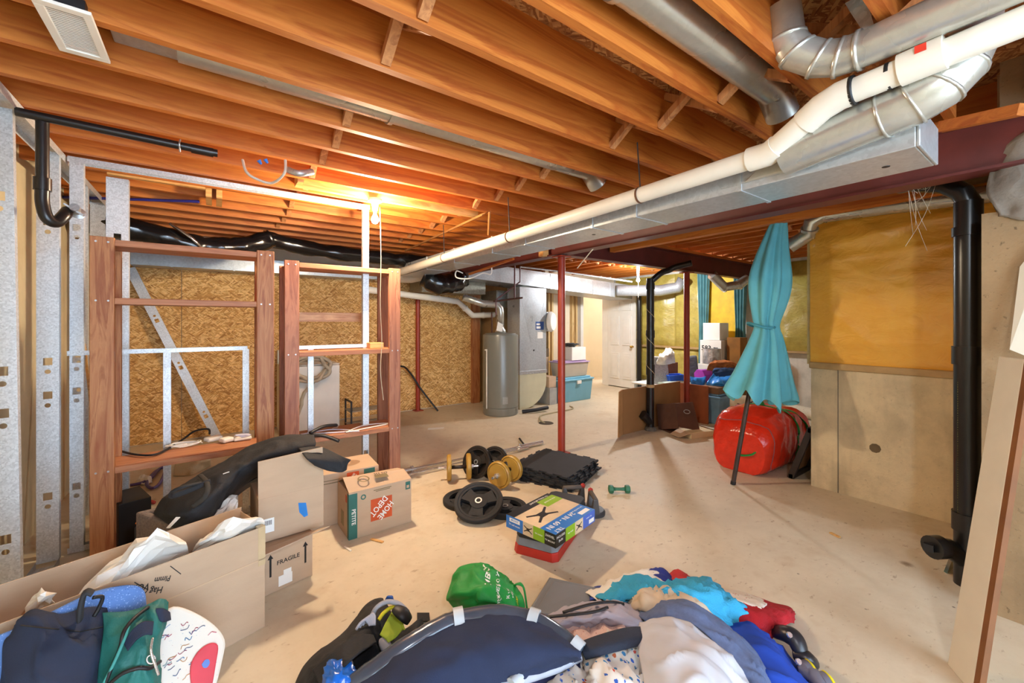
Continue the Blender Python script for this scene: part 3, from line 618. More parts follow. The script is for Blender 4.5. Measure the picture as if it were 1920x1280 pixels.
# black pipes on the left framing
lp = thing('drain_line', 'thin black drain line hung under the joists at top left', 'pipe', (-.7, 2.9, 2.44))
ob('run', MB().tube([(-.05, .03, 0), (.72, .03, -.012)], .021, 14), m_abs, lp, smooth=True, split=.7); ob('end_fitting', MB().tube([(.60, .03, -.012), (.70, .03, -.013)], .025, 14), m_abs, lp, smooth=True, split=.7)
ob('hanger', MB().tube(smoothpath([(.55, .055, -.03), (.55, .03, -.04), (.55, .0, -.01), (.55, .03, .02), (.55, .05, .03)], 4), .004, 6), m_galv, lp)
tp = thing('trap_pipe', 'black vertical pipe with a P-trap beside the steel studs', 'pipe', (-.67, 2.95, 1.9))
ob('riser', MB().tube([(0, 0, .55), (0, 0, .2)], .024, 16), m_abs, tp, smooth=True, split=.7)
ob('collar', MB().tube([(0, 0, .25), (0, 0, .19)], .032, 16), m_abs, tp, smooth=True, split=.7)
ob('bend', MB().tube(smoothpath([(0, 0, .2), (.0, 0, .13), (.015, .0, .06), (.04, .02, .045), (.06, .04, .08), (.07, .08, .12)], 5), .026, 16), m_abs, tp, smooth=True, split=.7)
ob('valve', MB().lathe([(.03, 0), (.012, .01), (.012, .05), (.02, .05), (.02, .08)], 12, (.10, .12, .12), (0, -1, .2)).bar((.06, .06, .15), (.13, .06, .1), .02, .008), m_galv, tp, smooth=True, split=.6)
pipe('wire_loop', 'grey cable with blue connectors looping from the joists', 'cable', [onz(455, 300, 2.45), onz(462, 322, 2.36), onz(480, 335, 2.33), onz(510, 343, 2.32), onz(533, 325, 2.36), onz(535, 300, 2.45)], .008, plain('grey_cable', 'c8beb0', .6), 8, smooth_n=6)
for u, v in ((485, 300), (497, 298)): tag(ob('wire_nut', MB().tube([onz(u, v, 2.40), onz(u+5, v+8, 2.38)], [.012, .006], 10), plain('blue_plastic', '2f6fc4', .4)), 'blue wire connector, %s of the pair under the joists' % ('left' if u == 485 else 'right'), 'connector')
pipe('flex_conduit', 'short grey flexible conduit curled below the joist beside the cable loop', 'conduit', [onz(540, 318, 2.42), onz(560, 325, 2.38), onz(585, 322, 2.42)], .02, m_galv, 10, smooth_n=5)
pipe('blue_water_line', 'blue plastic water line in the dark joist bay at left', 'pipe', [(-1.0, 4.9, 2.48), (-.1, 4.4, 2.48)], .012, plain('deep_blue', '2c2c86', .5), 8)
# ------------------------------------------------------------------ water heater and furnace
wh = thing('water_heater', 'tall grey cylindrical water heater', 'water heater', (3.73, 5.47, 0))
m_heat = plain('heater_grey', '77766c', .28, var=.03, spec=.6)
ob('tank', MB().lathe([(.27, 0), (.283, .02), (.283, .12), (.275, .125), (.283, .13), (.283, 1.24), (.278, 1.262), (.26, 1.27)], 40), m_heat, wh, smooth=True, split=.5)
ob('lid', MB().lathe([(.26, 1.27), (.24, 1.282), (.06, 1.30)], 40), m_heat, wh, smooth=True)
ob('draft_hood', MB().lathe([(.09, 1.29), (.085, 1.33), (.055, 1.37), (.055, 1.40)], 20), m_pipe_metal, wh, smooth=True)
ob('flue', MB().tube([(0, 0, 1.39), (0, 0, 1.62), (-.01, .0, 1.68), (-.05, .01, 1.73), (-.13, .02, 1.74), (-.3, .04, 1.75), (-.62, .1, 1.84)], .055, 18), m_pipe_metal, wh, smooth=True)
ob('relief_pipe', MB().tube([(-.30, -.06, .12), (-.30, -.06, 1.03)], .011, 8).tube([(-.33, -.06, 1.03), (-.25, -.02, 1.03)], .012, 8), m_pvc, wh, smooth=True)
ob('gas_tag', MB().prism([(-.16, -.12, 1.33), (-.06, -.14, 1.31), (-.04, -.13, 1.42), (-.13, -.12, 1.47)], (0, .002, 0)), m_white, wh)
lm = MB()
for i in range(8):
    for j in range(6):
        a0 = -2.05+.05*j; z = .2+.014*i; lm.q(*[(.2845*math.cos(a), .2845*math.sin(a), zz) for a, zz in ((a0, z), (a0+.04, z), (a0+.04, z+.008), (a0, z+.008))])
ob('rating_label', lm, plain('label_silver', 'aeb0aa', .5), wh, label='pale rating plate low on the tank')
for x in (-.1, .1): ob('water_nipple', MB().tube([(x, .1, 1.28), (x, .1, 1.62)], .012, 8), plain('dull_copper', '5a3a2e', .5, .5), wh)
pn = thing('air_plenum', 'pale galvanised return air drop right of the water heater', 'duct', (4.14, 5.5, 0))
ob('shaft', MB().box((0, 0, .62), (.58, .36, 2.05)), m_duct, pn, bev=.003)
ob('collar', MB().box((-.006, -.006, .58), (.586, .366, .64)), m_galv, pn, bev=.003)
prof = [(.0, .58), (.58, .58)]+[(.58-.50*(1-math.cos(a)), .45-.45*math.sin(a)) for a in [i*math.pi/2/8 for i in range(9)]]+[(.0, .0)]
ob('bottom_boot', MB().prism([(x, 0, z) for x, z in prof], (0, .36, 0)), plain('boot_steel', 'cfcbae', .35, .3, var=.05), pn, smooth=True, split=.6)
ob('crease', MB().prism([(.0, -.002, 1.98), (.006, -.002, 2.0), (.25, -.002, 1.1), (.24, -.002, 1.1)], (0, .004, 0)).prism([(.575, -.002, 1.98), (.58, -.002, 2.0), (.45, -.002, 1.5), (.445, -.002, 1.5)], (0, .004, 0)), m_galv, pn)
ob('sticker', MB().box((.34, -.003, 1.33), (.52, 0, 1.47)), plain('sticker_blue', '274a86', .5), pn); ob('sticker_text', MB().box((.355, -.004, 1.35), (.45, -.003, 1.39)).box((.355, -.004, 1.41), (.44, -.003, 1.44)), m_white, pn)
ob('paper', MB().box((.38, -.002, 1.18), (.5, 0, 1.29)), m_white, pn); ob('hole', MB().lathe([(.016, 0), (.015, .002)], 12, (.3, 0, .98), (0, -1, 0)), m_black, pn)
hm = thing('humidifier', 'round white humidifier cover on the side of the return air drop', 'humidifier', (4.79, 5.5, 1.47))
ob('housing', MB().box((-.06, .0, -.17), (.0, .2, .17)), m_galv, hm, bev=.005); ob('cover', MB().lathe([(.18, 0), (.18, .03), (.15, .07), (.001, .08)], 28, (.04, .03, 0), (.55, -1, 0)), m_white, hm, smooth=True, split=.7)
fn = thing('furnace', 'brown furnace cabinet behind the water heater', 'furnace', (4.02, 6.02, 0))
ob('cabinet', MB().box((0, 0, 0), (.5, .6, 1.72)), plain('furnace_brown', '8f7450', .5), fn, bev=.006); ob('plenum', MB().box((.0, .0, 1.72), (.5, .6, 2.02)), galv('dull_duct', 'a9a696', .5, .7), fn, bev=.004)
ob('duct_crease', MB().prism([(.02, -.003, 2.0), (.48, -.003, 1.9), (.02, -.003, 1.8)], (0, .003, 0)), m_galv, fn)
pipe('heater_hose', 'black hose running from the water heater base to the floor drain', 'hose', [(4.0, 5.25, .03), (4.2, 5.15, .05), (4.45, 5.15, .06)], .03, m_black, 10)
pipe('drain_tube', 'clear tan tube running across the floor into the floor drain', 'hose', [(5.0, 5.2, .012), (4.85, 5.0, .012), (4.2, 4.95, .012), (3.95, 4.75, .02), (3.85, 4.6, .03), (3.88, 4.55, .006)], .011, plain('tan_tube', 'a89a78', .4), 8, smooth_n=6)
tag(ob('floor_drain', MB().lathe([(.11, 0), (.1, .006), (.03, .003)], 18, (3.9, 4.55, 0)), plain('drain_dark', '55493a', .8, var=.4)), 'dark floor drain hole in front of the return air drop', 'drain')
pipe('black_cable', 'black cable arching across the wood board wall to the floor', 'cable', [ony(715, 800, 6.3), ony(742, 700, 6.3), ony(755, 687, 6.3), ony(770, 700, 6.35), ony(790, 730, 6.3), ony(821, 770, 6.2)], .015, m_black, 8, smooth_n=8)
# appliance with coiled hose, rack, on the far left
ap = thing('washing_machine', 'white appliance with a coiled hose against the wood board wall', 'appliance', (.70, 5.95, 0))
ob('cabinet', MB().box((0, 0, .01), (.7, .5, .88)), m_white, ap, bev=.012); ob('lid', MB().box((.0, .0, .885), (.7, .5, .90)), m_white, ap, bev=.006); ob('control_panel', MB().box((.0, .42, .90), (.52, .5, 1.08)), plain('panel_grey', 'c8c4b8', .5), ap, bev=.01)
for k in range(2): ob('dial', MB().lathe([(.03, 0), (.026, .02)], 14, (.3+.12*k, .42, 1.0), (0, -1, 0)), m_galv, ap)
hs = []
for i in range(150):
    a = i*.21; rr = .17+.03*math.sin(i*.37); hs.append((1.02+rr*1.25*math.cos(a)+.02*math.sin(i*.9), 5.84+.022*(i/75-1)+.03*math.sin(i*.7), .86+rr*.85*math.sin(a)))
hs += [(.95, 5.88, .55), (.92, 5.88, .4), (.85, 5.9, .2)]
tag(ob('hose', MB().tube(smoothpath(hs, 2), .021, 8), plain('grey_hose', 'b3a690', .6), smooth=True), 'beige coiled hose hanging on the front of the white appliance', 'hose')
rk = thing('shoe_rack', 'low dark metal rack with two slatted tiers beside the white appliance', 'rack', (1.48, 5.7, 0))
m_dk = plain('dark_metal', '2c2320', .5); m_grey_wood = wood('grey_slats', '8c8272', 'b0a694', axis=0)
for y in (0, .3):
    for x in (0, .62): ob('leg', MB().box((x, y, 0), (x+.02, y+.02, .40)), m_dk, rk)
for x in (0, .62): ob('end_rail', MB().box((x, .02, .38), (x+.02, .3, .40)), m_dk, rk)
for z in (.06, .25):
    for k in range(4): ob('slat', MB().box((.0, .03+.07*k, z), (.64, .08+.07*k, z+.012)), m_grey_wood, rk)
tag(ob('paper_scrap', MB().prism([(2.35, 5.2, .001), (2.55, 5.12, .001), (2.6, 5.2, .001), (2.4, 5.28, .001)], (0, 0, .002)), m_white), 'white paper scrap on the floor before the wood board wall', 'paper')

# cobwebs at the end of the duct
for i in range(1):
    cw = MB()
    for k in range(15):
        a = ond(random.uniform(1688, 1765), random.uniform(300, 345), 2.3+.1*random.random()); b = ond(1718+random.gauss(0, 18), 345+random.random()**2*130, 2.35+.1*random.random())
        cw.tube(smoothpath([a, (a+b)/2+Vector((random.uniform(-.02, .02), random.uniform(-.02, .02), -.03)), b], 4), .0009, 4)
    o = tag(ob('cobweb', cw, plain('dusty_web', 'cfc4b0', .9)), 'dusty cobweb strands hanging from the end of the supply duct', 'cobweb'); o['kind'] = 'stuff'
# ------------------------------------------------------------------ storage at the far end
def carton(name, label, cat, loc, rz, w, d, h, m=None, flaps=(), open_top=False, group=None, bev=.003):
    """local x = width, y = depth, origin at the front-left bottom corner; flaps: (side, length, angle up from level)"""
    m = m or m_card; t = thing(name, label, cat, loc, rz, group); k = .006
    if open_top:
        mb = MB().box((0, 0, 0), (w, d, k)).box((0, 0, k), (w, k, h)).box((0, d-k, k), (w, d, h)).box((0, k, k), (k, d-k, h)).box((w-k, k, k), (w, d-k, h))
    else: mb = MB().box((0, 0, 0), (w, d, h))
    ob('body', mb, m, t, bev=bev)
    for side, L, ang in flaps:
        c, s = math.cos(ang)*L, math.sin(ang)*L
        e = {'f': ((0, 0, h), (w, 0, h), (0, -c, s)), 'b': ((w, d, h), (0, d, h), (0, c, s)), 'l': ((0, d, h), (0, 0, h), (-c, 0, s)), 'r': ((w, 0, h), (w, d, h), (c, 0, s))}[side]
        a, b, v = Vector(e[0]), Vector(e[1]), Vector(e[2]); ob('flap', MB().q(a, b, b+v, a+v), m, t, solid=.004)
    return t
def tote(name, label, loc, rz, w, d, h, m, lid, group=None, handle=True):
    t = thing(name, label, 'bin', loc, rz, group); tp = .03
    ob('tub', MB().hexa([(tp, tp, 0), (w-tp, tp, 0), (w-tp, d-tp, 0), (tp, d-tp, 0), (0, 0, h*.86), (w, 0, h*.86), (w, d, h*.86), (0, d, h*.86)]), m, t, bev=.012)
    lid_ = ob('lid', MB().box((-.02, -.02, h*.86), (w+.02, d+.02, h*.93)).box((.03, .03, h*.93), (w-.03, d-.03, h)), lid, t, bev=.01)
    if handle: ob('latch', MB().box((w*.5, -.03, h*.72), (w*.5+.1, .0, h*.86)), m_white, lid_, bev=.006)
    return t
m_blue_bin = plain('blue_tote', '6fa6bb', .4, var=.05); m_beige_bin = plain('beige_tote', 'b8ab98', .4, var=.05); m_lilac = plain('lilac_lid', 'b49cc0', .45)
tote('storage_bin', 'light blue plastic storage bin with lid at the bottom of the stack', (5.0, 5.47, 0), 0, .86, .42, .45, m_blue_bin, plain('blue_lid', '79b4cc', .4))
tote('storage_bin', 'beige plastic bin with lilac lid standing on the light blue bin', (5.12, 5.50, .452), 0, .66, .36, .30, m_beige_bin, m_lilac, handle=False)
carton('paper_box', 'white box on the lilac-lidded bin', 'box', (5.36, 5.52, .754), 0, .36, .3, .24, m_white)
cb = []
for i in range(60): cb.append((5.46+.2*math.cos(i*1.7)*random.random(), 5.66+.11*math.sin(i*1.3)*random.random(), 1.005+.06*random.random()))
tag(ob('cable_heap', MB().tube(smoothpath(cb, 3), .008, 6), plain('black_grey_cable', '2b2b2a', .6), smooth=True), 'tangle of black cables on the white box by the doorway', 'cables')
carton('carton', 'tan cardboard box behind the red column, under the dark brown one', 'box', (4.84, 5.98, .5), 0, .34, .3, .3)
carton('carton', 'dark brown box on the tan carton behind the red column', 'box', (4.84, 5.98, .804), 0, .36, .3, .16, plain('dark_brown_box', '5c4a34', .8))
carton('grey_bin', 'grey plastic bin on the floor right of the return air drop', 'bin', (4.80, 5.5, 0), 0, .17, .4, .30, plain('grey_tote', 'a2a09a', .5))
carton('carton', 'small brown carton on the grey bin beside the air drop', 'box', (4.80, 5.52, .304), 0, .17, .3, .19)
carton('clear_bin', 'clear plastic tub stacked left of the beige bin', 'bin', (4.82, 5.94, 0), 0, .17, .4, .495, plain('clear_tub', 'a8b0b0', .25, var=.1))
# brown boards leaning by the drain stack
m_brown_board = plain('brown_board', '9a6c3e', .7, var=.06)
bb = thing('cardboard_sheet', 'large brown cardboard sheet standing behind the tied drain stack', 'board', (4.14, 3.49, 0))
ob('sheet', MB().box((.16, 0, 0), (1.46, .014, .585)), m_brown_board, bb); ob('fold', MB().hexa([(0, -.06, 0), (.155, 0, 0), (.155, .014, 0), (0, -.046, 0), (.03, -.05, .575), (.155, 0, .585), (.155, .014, .585), (.03, -.036, .575)]), plain('tan_board', 'b58450', .75), bb)
tag(ob('wood_sheet', MB().box((5.71, 3.13, 0), (5.735, 3.6, .545)), plain('red_brown_panel', '9a5430', .5), bev=.003), 'reddish brown wood panel standing beside the red column', 'board')
tote('storage_bin', 'dusty blue plastic bin behind the reddish wood panel', (5.78, 3.0, 0), 0, .36, .36, .43, plain('dusty_blue', '6f98ba', .45), plain('dusty_blue', '6f98ba', .45), handle=False)
carton('carton', 'open brown carton of leather things on the dusty blue bin', 'box', (5.8, 3.03, .433), 0, .3, .28, .09, plain('dark_carton', '7a5a40', .8))
fb = thing('fabric_cube', 'collapsed dark brown fabric storage cube with an oval handle hole', 'box', (4.83, 3.05, 0), -.35)
m_fab_br = plain('brown_fabric', '5a3a2c', .9, bump=.2, bscale=300)
ob('front', MB().hexa([(0, -.03, .12), (.30, -.06, .05), (.30, -.05, .05), (0, -.02, .12), (.02, .06, .40), (.30, .08, .40), (.30, .09, .40), (.02, .07, .40)]), m_fab_br, fb)
ob('side', MB().hexa([(-.01, -.03, .1), (0, -.03, .1), (-.03, .34, 0), (-.04, .34, 0), (.01, .06, .40), (.02, .06, .40), (-.03, .38, .34), (-.04, .38, .34)]), m_fab_br, fb)
ob('back', MB().box((-.03, .34, 0), (.3, .35, .34)), m_fab_br, fb)
ob('base_panel', MB().box((-.02, .0, 0), (.3, .33, .012)), m_fab_br, fb)
ob('handle_ring', MB().tube([(.16+.045*math.cos(a), .022+.018*math.sin(a), .295+.06*.35*math.sin(a)) for a in [i*math.pi/8 for i in range(17)]], .005, 6), m_galv, fb, smooth=True)
fc = thing('flat_carton', 'cream flat carton tipped open on the floor before the fabric cube', 'box', (4.83, 2.86, 0), -.3)
m_cream_card = plain('cream_card', 'd9c49c', .8, var=.05)
ob('tray', MB().box((0, 0, 0), (.36, .24, .075)), m_cream_card, fc, bev=.004); ob('flap', MB().q((0, .24, .075), (.36, .24, .075), (.30, .46, .22), (.02, .42, .26)), m_card_in, fc, solid=.004); ob('flap', MB().q((0, 0, .07), (0, .24, .07), (-.16, .2, .03), (-.14, .05, .02)), m_card, fc, solid=.004)
tag(ob('crumpled_wrap', MB().grid(wrinkle(catgrid([[(5.25, 2.65, .01), (5.4, 2.7, .02), (5.55, 2.75, .01)], [(5.25, 2.5, .03), (5.4, 2.5, .1), (5.6, 2.55, .03)], [(5.3, 2.35, .01), (5.45, 2.35, .02), (5.65, 2.4, .01)]], 8, 8), .03, 14, 3)), plain('pale_wrap', 'd8cdb4', .5), smooth=True, solid=.003), 'pale crumpled wrap on the floor left of the red bag', 'wrap')
# low table with clutter
tb = thing('low_table', 'low white table loaded with clutter at the far end', 'table', (6.1, 3.82, 0))
ob('top', MB().box((0, 0, .36), (.85, .95, .385)), m_white, tb, bev=.004)
for x, y in ((.04, .04), (.77, .04), (.04, .87), (.77, .87)): ob('leg', MB().box((x, y, 0), (x+.04, y+.04, .36)), m_galv, tb)
ZT = .386
def T(u, v, z): return onz(u, v, z)
tag(ob('panel_stack', MB().hexa([(6.12, 3.8, ZT), (6.52, 3.78, ZT), (6.7, 4.2, ZT), (6.15, 4.25, ZT), (6.12, 3.8, ZT+.05), (6.52, 3.78, ZT+.05), (6.7, 4.2, ZT+.05), (6.15, 4.25, ZT+.05)]), plain('pale_green_panel', 'c2d2c4', .5), bev=.004), 'pale green flat panel lying on the low white table', 'panel')
fo = Vector((6.2, 4.35, ZT)); tag(ob('foil_box', MB().hexa([fo+Vector(p) for p in ((0, 0, 0), (.3, -.1, 0), (.36, .1, 0), (.05, .2, 0), (0.02, 0.02, .47), (.28, -.06, .45), (.33, .09, .46), (.05, .18, .48))]), plain('foil_grey', 'b4b4b2', .45, .3, var=.3, scale=60), bev=.01), 'silvery foil-wrapped box on the low table beside the drain stack', 'box')
bk = thing('basket', 'bright blue plastic basket on the low table', 'basket', (6.42, 4.2, ZT)); m_bb = plain('bright_blue', '2f62d0', .45)
mb = MB(); rim = [(0, 0), (.34, -.1), (.42, .08), (.06, .2)]
for i in range(4):
    a, b = rim[i], rim[(i+1) % 4]; mb.q((a[0]*.85+.03, a[1]*.85, 0), (b[0]*.85+.03, b[1]*.85, 0), (b[0], b[1], .14), (a[0], a[1], .14))
mb.q(*[(a[0]*.85+.03, a[1]*.85, 0) for a in rim]); ob('tub', mb, m_bb, bk, solid=.006)
ob('rim', MB().tube([(a[0], a[1], .14) for a in rim+rim[:1]], .012, 8), m_bb, bk)
tag(ob('cushion_pad', MB().hexa([Vector(p) for p in ((6.60, 3.96, ZT), (6.78, 3.85, ZT), (6.84, 3.92, ZT), (6.66, 4.03, ZT), (6.68, 4.02, ZT+.48), (6.82, 3.93, ZT+.5), (6.88, 3.98, ZT+.5), (6.74, 4.07, ZT+.48))]), plain('slate_quilt', '5c626a', .7, bump=.6, bscale=25), bev=.03), 'slate grey quilted pad standing on the low table', 'cushion')
tag(ob('white_sack', MB().grid(wrinkle(catgrid([[T(1230, 682, .74), T(1245, 684, .74), T(1266, 680, .74)], [T(1236, 668, .88), T(1250, 668, .92), T(1265, 668, .88)], [T(1252, 655, .98), T(1258, 653, 1.0), T(1264, 660, .95)]], 8, 8), .04, 8, 5)), plain('white_bag_plastic', 'e8e6e0', .4), smooth=True, solid=.005), 'white plastic sack slumped on the brown box behind the basket', 'bag')
carton('carton', 'brown carton under the white sack behind the blue basket', 'box', (6.55, 4.42, ZT), -.2, .36, .2, .34, plain('red_brown_box', '8a5440', .8))
pc = thing('purple_case', 'purple plastic case on the clutter right of the red column', 'case', (6.37, 3.56, .5), -.3); m_pur = plain('purple_plastic', 'a63cb0', .4)
ob('shell', MB().prism([(0, 0, 0), (.0, .2, 0), (.0, .22, .12), (.0, .15, .19), (.0, .04, .19), (.0, -.02, .1)], (.2, 0, 0)), m_pur, pc, bev=.012); ob('end_cap', MB().prism([(.201, .0, .01), (.201, .2, .01), (.201, .21, .12), (.201, .14, .18), (.201, .05, .18), (.201, 0, .1)], (.012, 0, 0)), plain('dark_purple', '7a1c86', .4), pc)
tote('storage_bin', 'grey storage bin buried under the blue bags and purple case', (6.36, 3.38, 0), 0, .54, .40, .495, plain('buried_grey', '8f9296', .5), plain('buried_grey', '8f9296', .5), handle=False)
lm_ = thing('table_lamp', 'table lamp with a silver crinkled drum shade', 'lamp', (6.76, 3.64, .5))
ob('shade', MB().lathe([(.14, .27), (.14, .52), (.135, .52), (.135, .27)], 32), plain('silver_shade', 'bdbdbf', .3, .6, var=.35, scale=14, bump=.5, bscale=30), lm_, smooth=True, split=.6)
ob('stem', MB().lathe([(.07, 0), (.06, .02), (.02, .05), (.035, .1), (.02, .15), (.04, .19), (.012, .23), (.012, .3)], 18), m_chrome, lm_, smooth=True)
carton('white_box', 'white shipping box lowest in the pile behind the lamp', 'box', (7.0, 3.62, 0), 0, .5, .42, .72, m_white)
wb = carton('white_box', 'white box with handwriting in the middle of the pile behind the lamp', 'box', (7.05, 3.63, .724), 0, .42, .38, .42, m_white)
m_ink = plain('ink', '141414', .6)
text('handwriting', '583 m', .12, m_ink, wb, basis((-.002, .2, .28), (0, -1, 0), (0, 0, 1))); text('handwriting', '40 m', .12, m_ink, wb, basis((-.002, .2, .12), (0, -1, 0), (0, 0, 1)))
carton('white_box', 'small white box on top of the pile behind the lamp', 'box', (7.1, 3.68, 1.148), 0, .3, .3, .3, m_white)
tag(ob('card_tube_box', MB().box((7.15, 3.36, 0), (7.4, 3.58, 1.2)), plain('ochre_carton', '8a5a1c', .8), bev=.004), 'tall narrow brown carton right of the white boxes', 'box')
def lump(name, label, cat, net, m, amp=.03, freq=9, seed=1, solid=.006, k=8, closed_bottom=False):
    return tag(ob(name, MB().grid(wrinkle(catgrid(net, k, k), amp, freq, seed)), m, smooth=True, solid=solid), label, cat)
m_bluebag = plain('blue_tarp_bag', '2f8be0', .35, var=.08)
def D(d, rows): return [[ond(u, v, d+b) for u, v, b in r] for r in rows]
lump('blue_bag', 'big blue shopping bag spread over the clutter beside the umbrella', 'bag', D(6.2, [[(1322, 738, .0), (1350, 742, -.08), (1378, 736, .0)], [(1326, 716, -.05), (1350, 720, -.16), (1386, 712, -.05)], [(1338, 700, .05), (1352, 708, .0), (1394, 698, .05)]]), m_bluebag, .05, 7, 2)
lump('blue_bag', 'blue shopping bag with white band just right of the red column', 'bag', D(6.3, [[(1298, 734, 0), (1310, 737, -.05), (1320, 732, 0)], [(1296, 720, -.05), (1312, 722, -.1), (1322, 718, -.05)], [(1294, 706, 0), (1312, 708, 0), (1324, 705, 0)]]), m_bluebag, .025, 9, 4)
lump('orange_cloth', 'orange and brown cloth heap below the white boxes', 'cloth', D(6.6, [[(1325, 694, 0), (1355, 697, -.05), (1385, 695, 0)], [(1330, 682, -.05), (1355, 682, -.1), (1385, 684, -.05)], [(1340, 675, 0), (1360, 676, 0), (1380, 680, 0)]]), plain('orange_cloth', 'b06a34', .8, var=.4, scale=14), .03, 9, 6)
lump('denim_heap', 'dark blue cloth heap between the blue bags', 'cloth', D(6.45, [[(1336, 706, 0), (1355, 708, -.05), (1384, 704, 0)], [(1336, 696, -.03), (1356, 698, -.08), (1386, 693, -.03)], [(1340, 690, .03), (1358, 690, 0), (1384, 688, .03)]]), plain('navy_heap', '2c4870', .85), .02, 9, 8)
ch = thing('cushion', 'cream cushion with a dark leaf print leaning in the clutter', 'cushion', Vector((5.92, 2.68, 0)), -.9)
rows = []
for i in range(15):
    for_ = []
    for j in range(15):
        a, b = i/14*2-1, j/14*2-1; th = .07*max(0, (1-a**4)*(1-b**4))**.5
        for_.append(Vector((b*.21*(1-.05*a*a), -th, .23+a*.21*(1-.05*b*b))))
    rows.append(for_)
cm = MB().grid(rows).grid([[Vector((p.x, -p.y, p.z)) for p in r] for r in rows]); cm.v = [tuple(Vector((x, y+z*.25, z))) for x, y, z in cm.v]
ob('cover', cm, plain('cream_cushion', 'd3c8b0', .9), ch, smooth=True)
for i in range(7):
    c = Vector((-.02+.03*math.sin(i*2.1), -.078+.0, .12+.035*i)); s_ = (-1)**i
    ob('leaf_print', MB().q(*[p+Vector((0, .25*p.z, 0)) for p in (c, c+Vector((.05*s_, 0, .0)), c+Vector((.09*s_, .008, .05)), c+Vector((.03*s_, 0, .035)))]), plain('leaf_grey', '4a4a4e', .9), ch)
tag(ob('rolled_rug', MB().tube([onz(1426, 757, .1), onz(1470, 764, .1), onz(1535, 778, .1)], .085, 16), spots('speckled_rug', 'd8ceb8', ['7a6c58', 'a89a80', 'efe6d2'], 60, .2), smooth=True, split=.8), 'rolled speckled cream rug behind the red bag', 'rug')
carton('white_tray', 'flat white box on the floor behind the red bag', 'box', Vector((5.35, 2.42, 0)), .0, .4, .2, .12, m_white)
# big red storage bag
rb = thing('storage_bag', 'large red woven plastic storage bag with green straps', 'bag', (4.66, 1.97, 0), .0)
m_redbag = plain('red_tarp', 'd4301a', .22, var=.12, scale=12, bump=.5, bscale=22)
rows = []
for i in range(41):
    t = i/40; x = -.52+1.04*t; r = []
    ez = min(1, 7*t, 7*(1-t))**.5; sag = .52+.05*math.sin(t*3.1)-.03*math.cos(t*9)
    for j in range(37):
        a = 2*math.pi*j/36; ca, sa = math.cos(a), math.sin(a); p = 4.2
        y = .29*math.copysign(abs(ca)**(2/p), ca); z = math.copysign(abs(sa)**(2/3.2), sa)
        z = sag*.5*(1+z); k = .78+.22*ez; q = Vector((x*5, y*6, z*6))
        n = .03*mnoise.noise(q)+.03*(1-abs(mnoise.noise(q*1.7)))**4+.014*mnoise.noise(q*3.1)
        r.append(Vector((x+.03*mnoise.noise(q+Vector((5, 0, 0))), y*k*(1+n*2), max(.002, (z-.25)*k+.25 - .25*(1-k)*1.0)*(1+n) if z > .02 else .002)))
    rows.append(r)
mb = MB().grid(rows)
for r in (rows[0], rows[-1]): mb.q(*r[:-1])
ob('body', mb, m_redbag, rb, smooth=True)
m_grn = plain('green_webbing', '1f8a3c', .7)
def strap(pts, w=.035, m=None, par=None, name='strap', th=.004):
    P = smoothpath(pts, 6); mb = MB()
    for i in range(len(P)-1):
        pass
    rowA, rowB = [], []
    for i, p in enumerate(P):
        t = (P[min(i+1, len(P)-1)]-P[max(i-1, 0)]).normalized(); sd = t.cross(Vector((0, 0, 1))); sd = sd.normalized() if sd.length > .05 else Vector((1, 0, 0))
        rowA.append(p-sd*w/2); rowB.append(p+sd*w/2)
    return ob(name, MB().grid([rowA, rowB]), m or m_grn, par, smooth=True, solid=th)
def on_bag(t, j, lift=.008):
    i = int(t*40); p = rows[i][j % 36]; c = Vector((p.x, 0, .26)); return p+(p-c).normalized()*lift
strap([on_bag(.62-.02*q, j) for q, j in enumerate((21, 20, 19, 17, 15, 13, 11, 9, 8))], .04, None, rb)
strap([on_bag(.86-.03*q, j) for q, j in enumerate((20, 19, 17, 15, 13, 11, 9, 8))], .04, None, rb)
for t_ in (.08, .55): ob('seam_tape', MB().tube([on_bag(t_, j, .002) for j in range(3, 24)], .005, 6), plain('seam_grey', '9a4a4a', .6), rb)
ob('strap_knot', MB().lathe([(.02, -.05), (.045, 0), (.02, .05)], 10, (-.05, .0, .6), (1, .3, 0)), m_grn, rb, smooth=True)
ob('grip', MB().tube(smoothpath([(-.49, -.16, .24), (-.525, -.13, .2), (-.525, -.03, .17), (-.49, .0, .2)], 5), .014, 8, flat=.4), m_grn, rb, smooth=True)
# dark frame leaning at the stub wall
pf = thing('picture_frame', 'dark wooden frame leaning at the corner of the concrete stub wall', 'frame', (4.355, 1.60, 0), 0)
for a, b in (((0, 0, .02), (.42, 0, .02)), ((0, 0, .48), (.42, 0, .48)), ((.02, 0, 0), (.02, 0, .5)), ((.40, 0, 0), (.40, 0, .5))): ob('rail', MB().bar(Vector(a)+Vector((0, -a[2]*.33, 0)), Vector(b)+Vector((0, -b[2]*.33, 0)), .04, .05), m_dk, pf, bev=.004)
ob('backing', MB().q((.03, .0, .04), (.39, .0, .04), (.39, -.14, .46), (.03, -.14, .46)), plain('tan_backing', 'a07850', .8), pf, solid=.004)
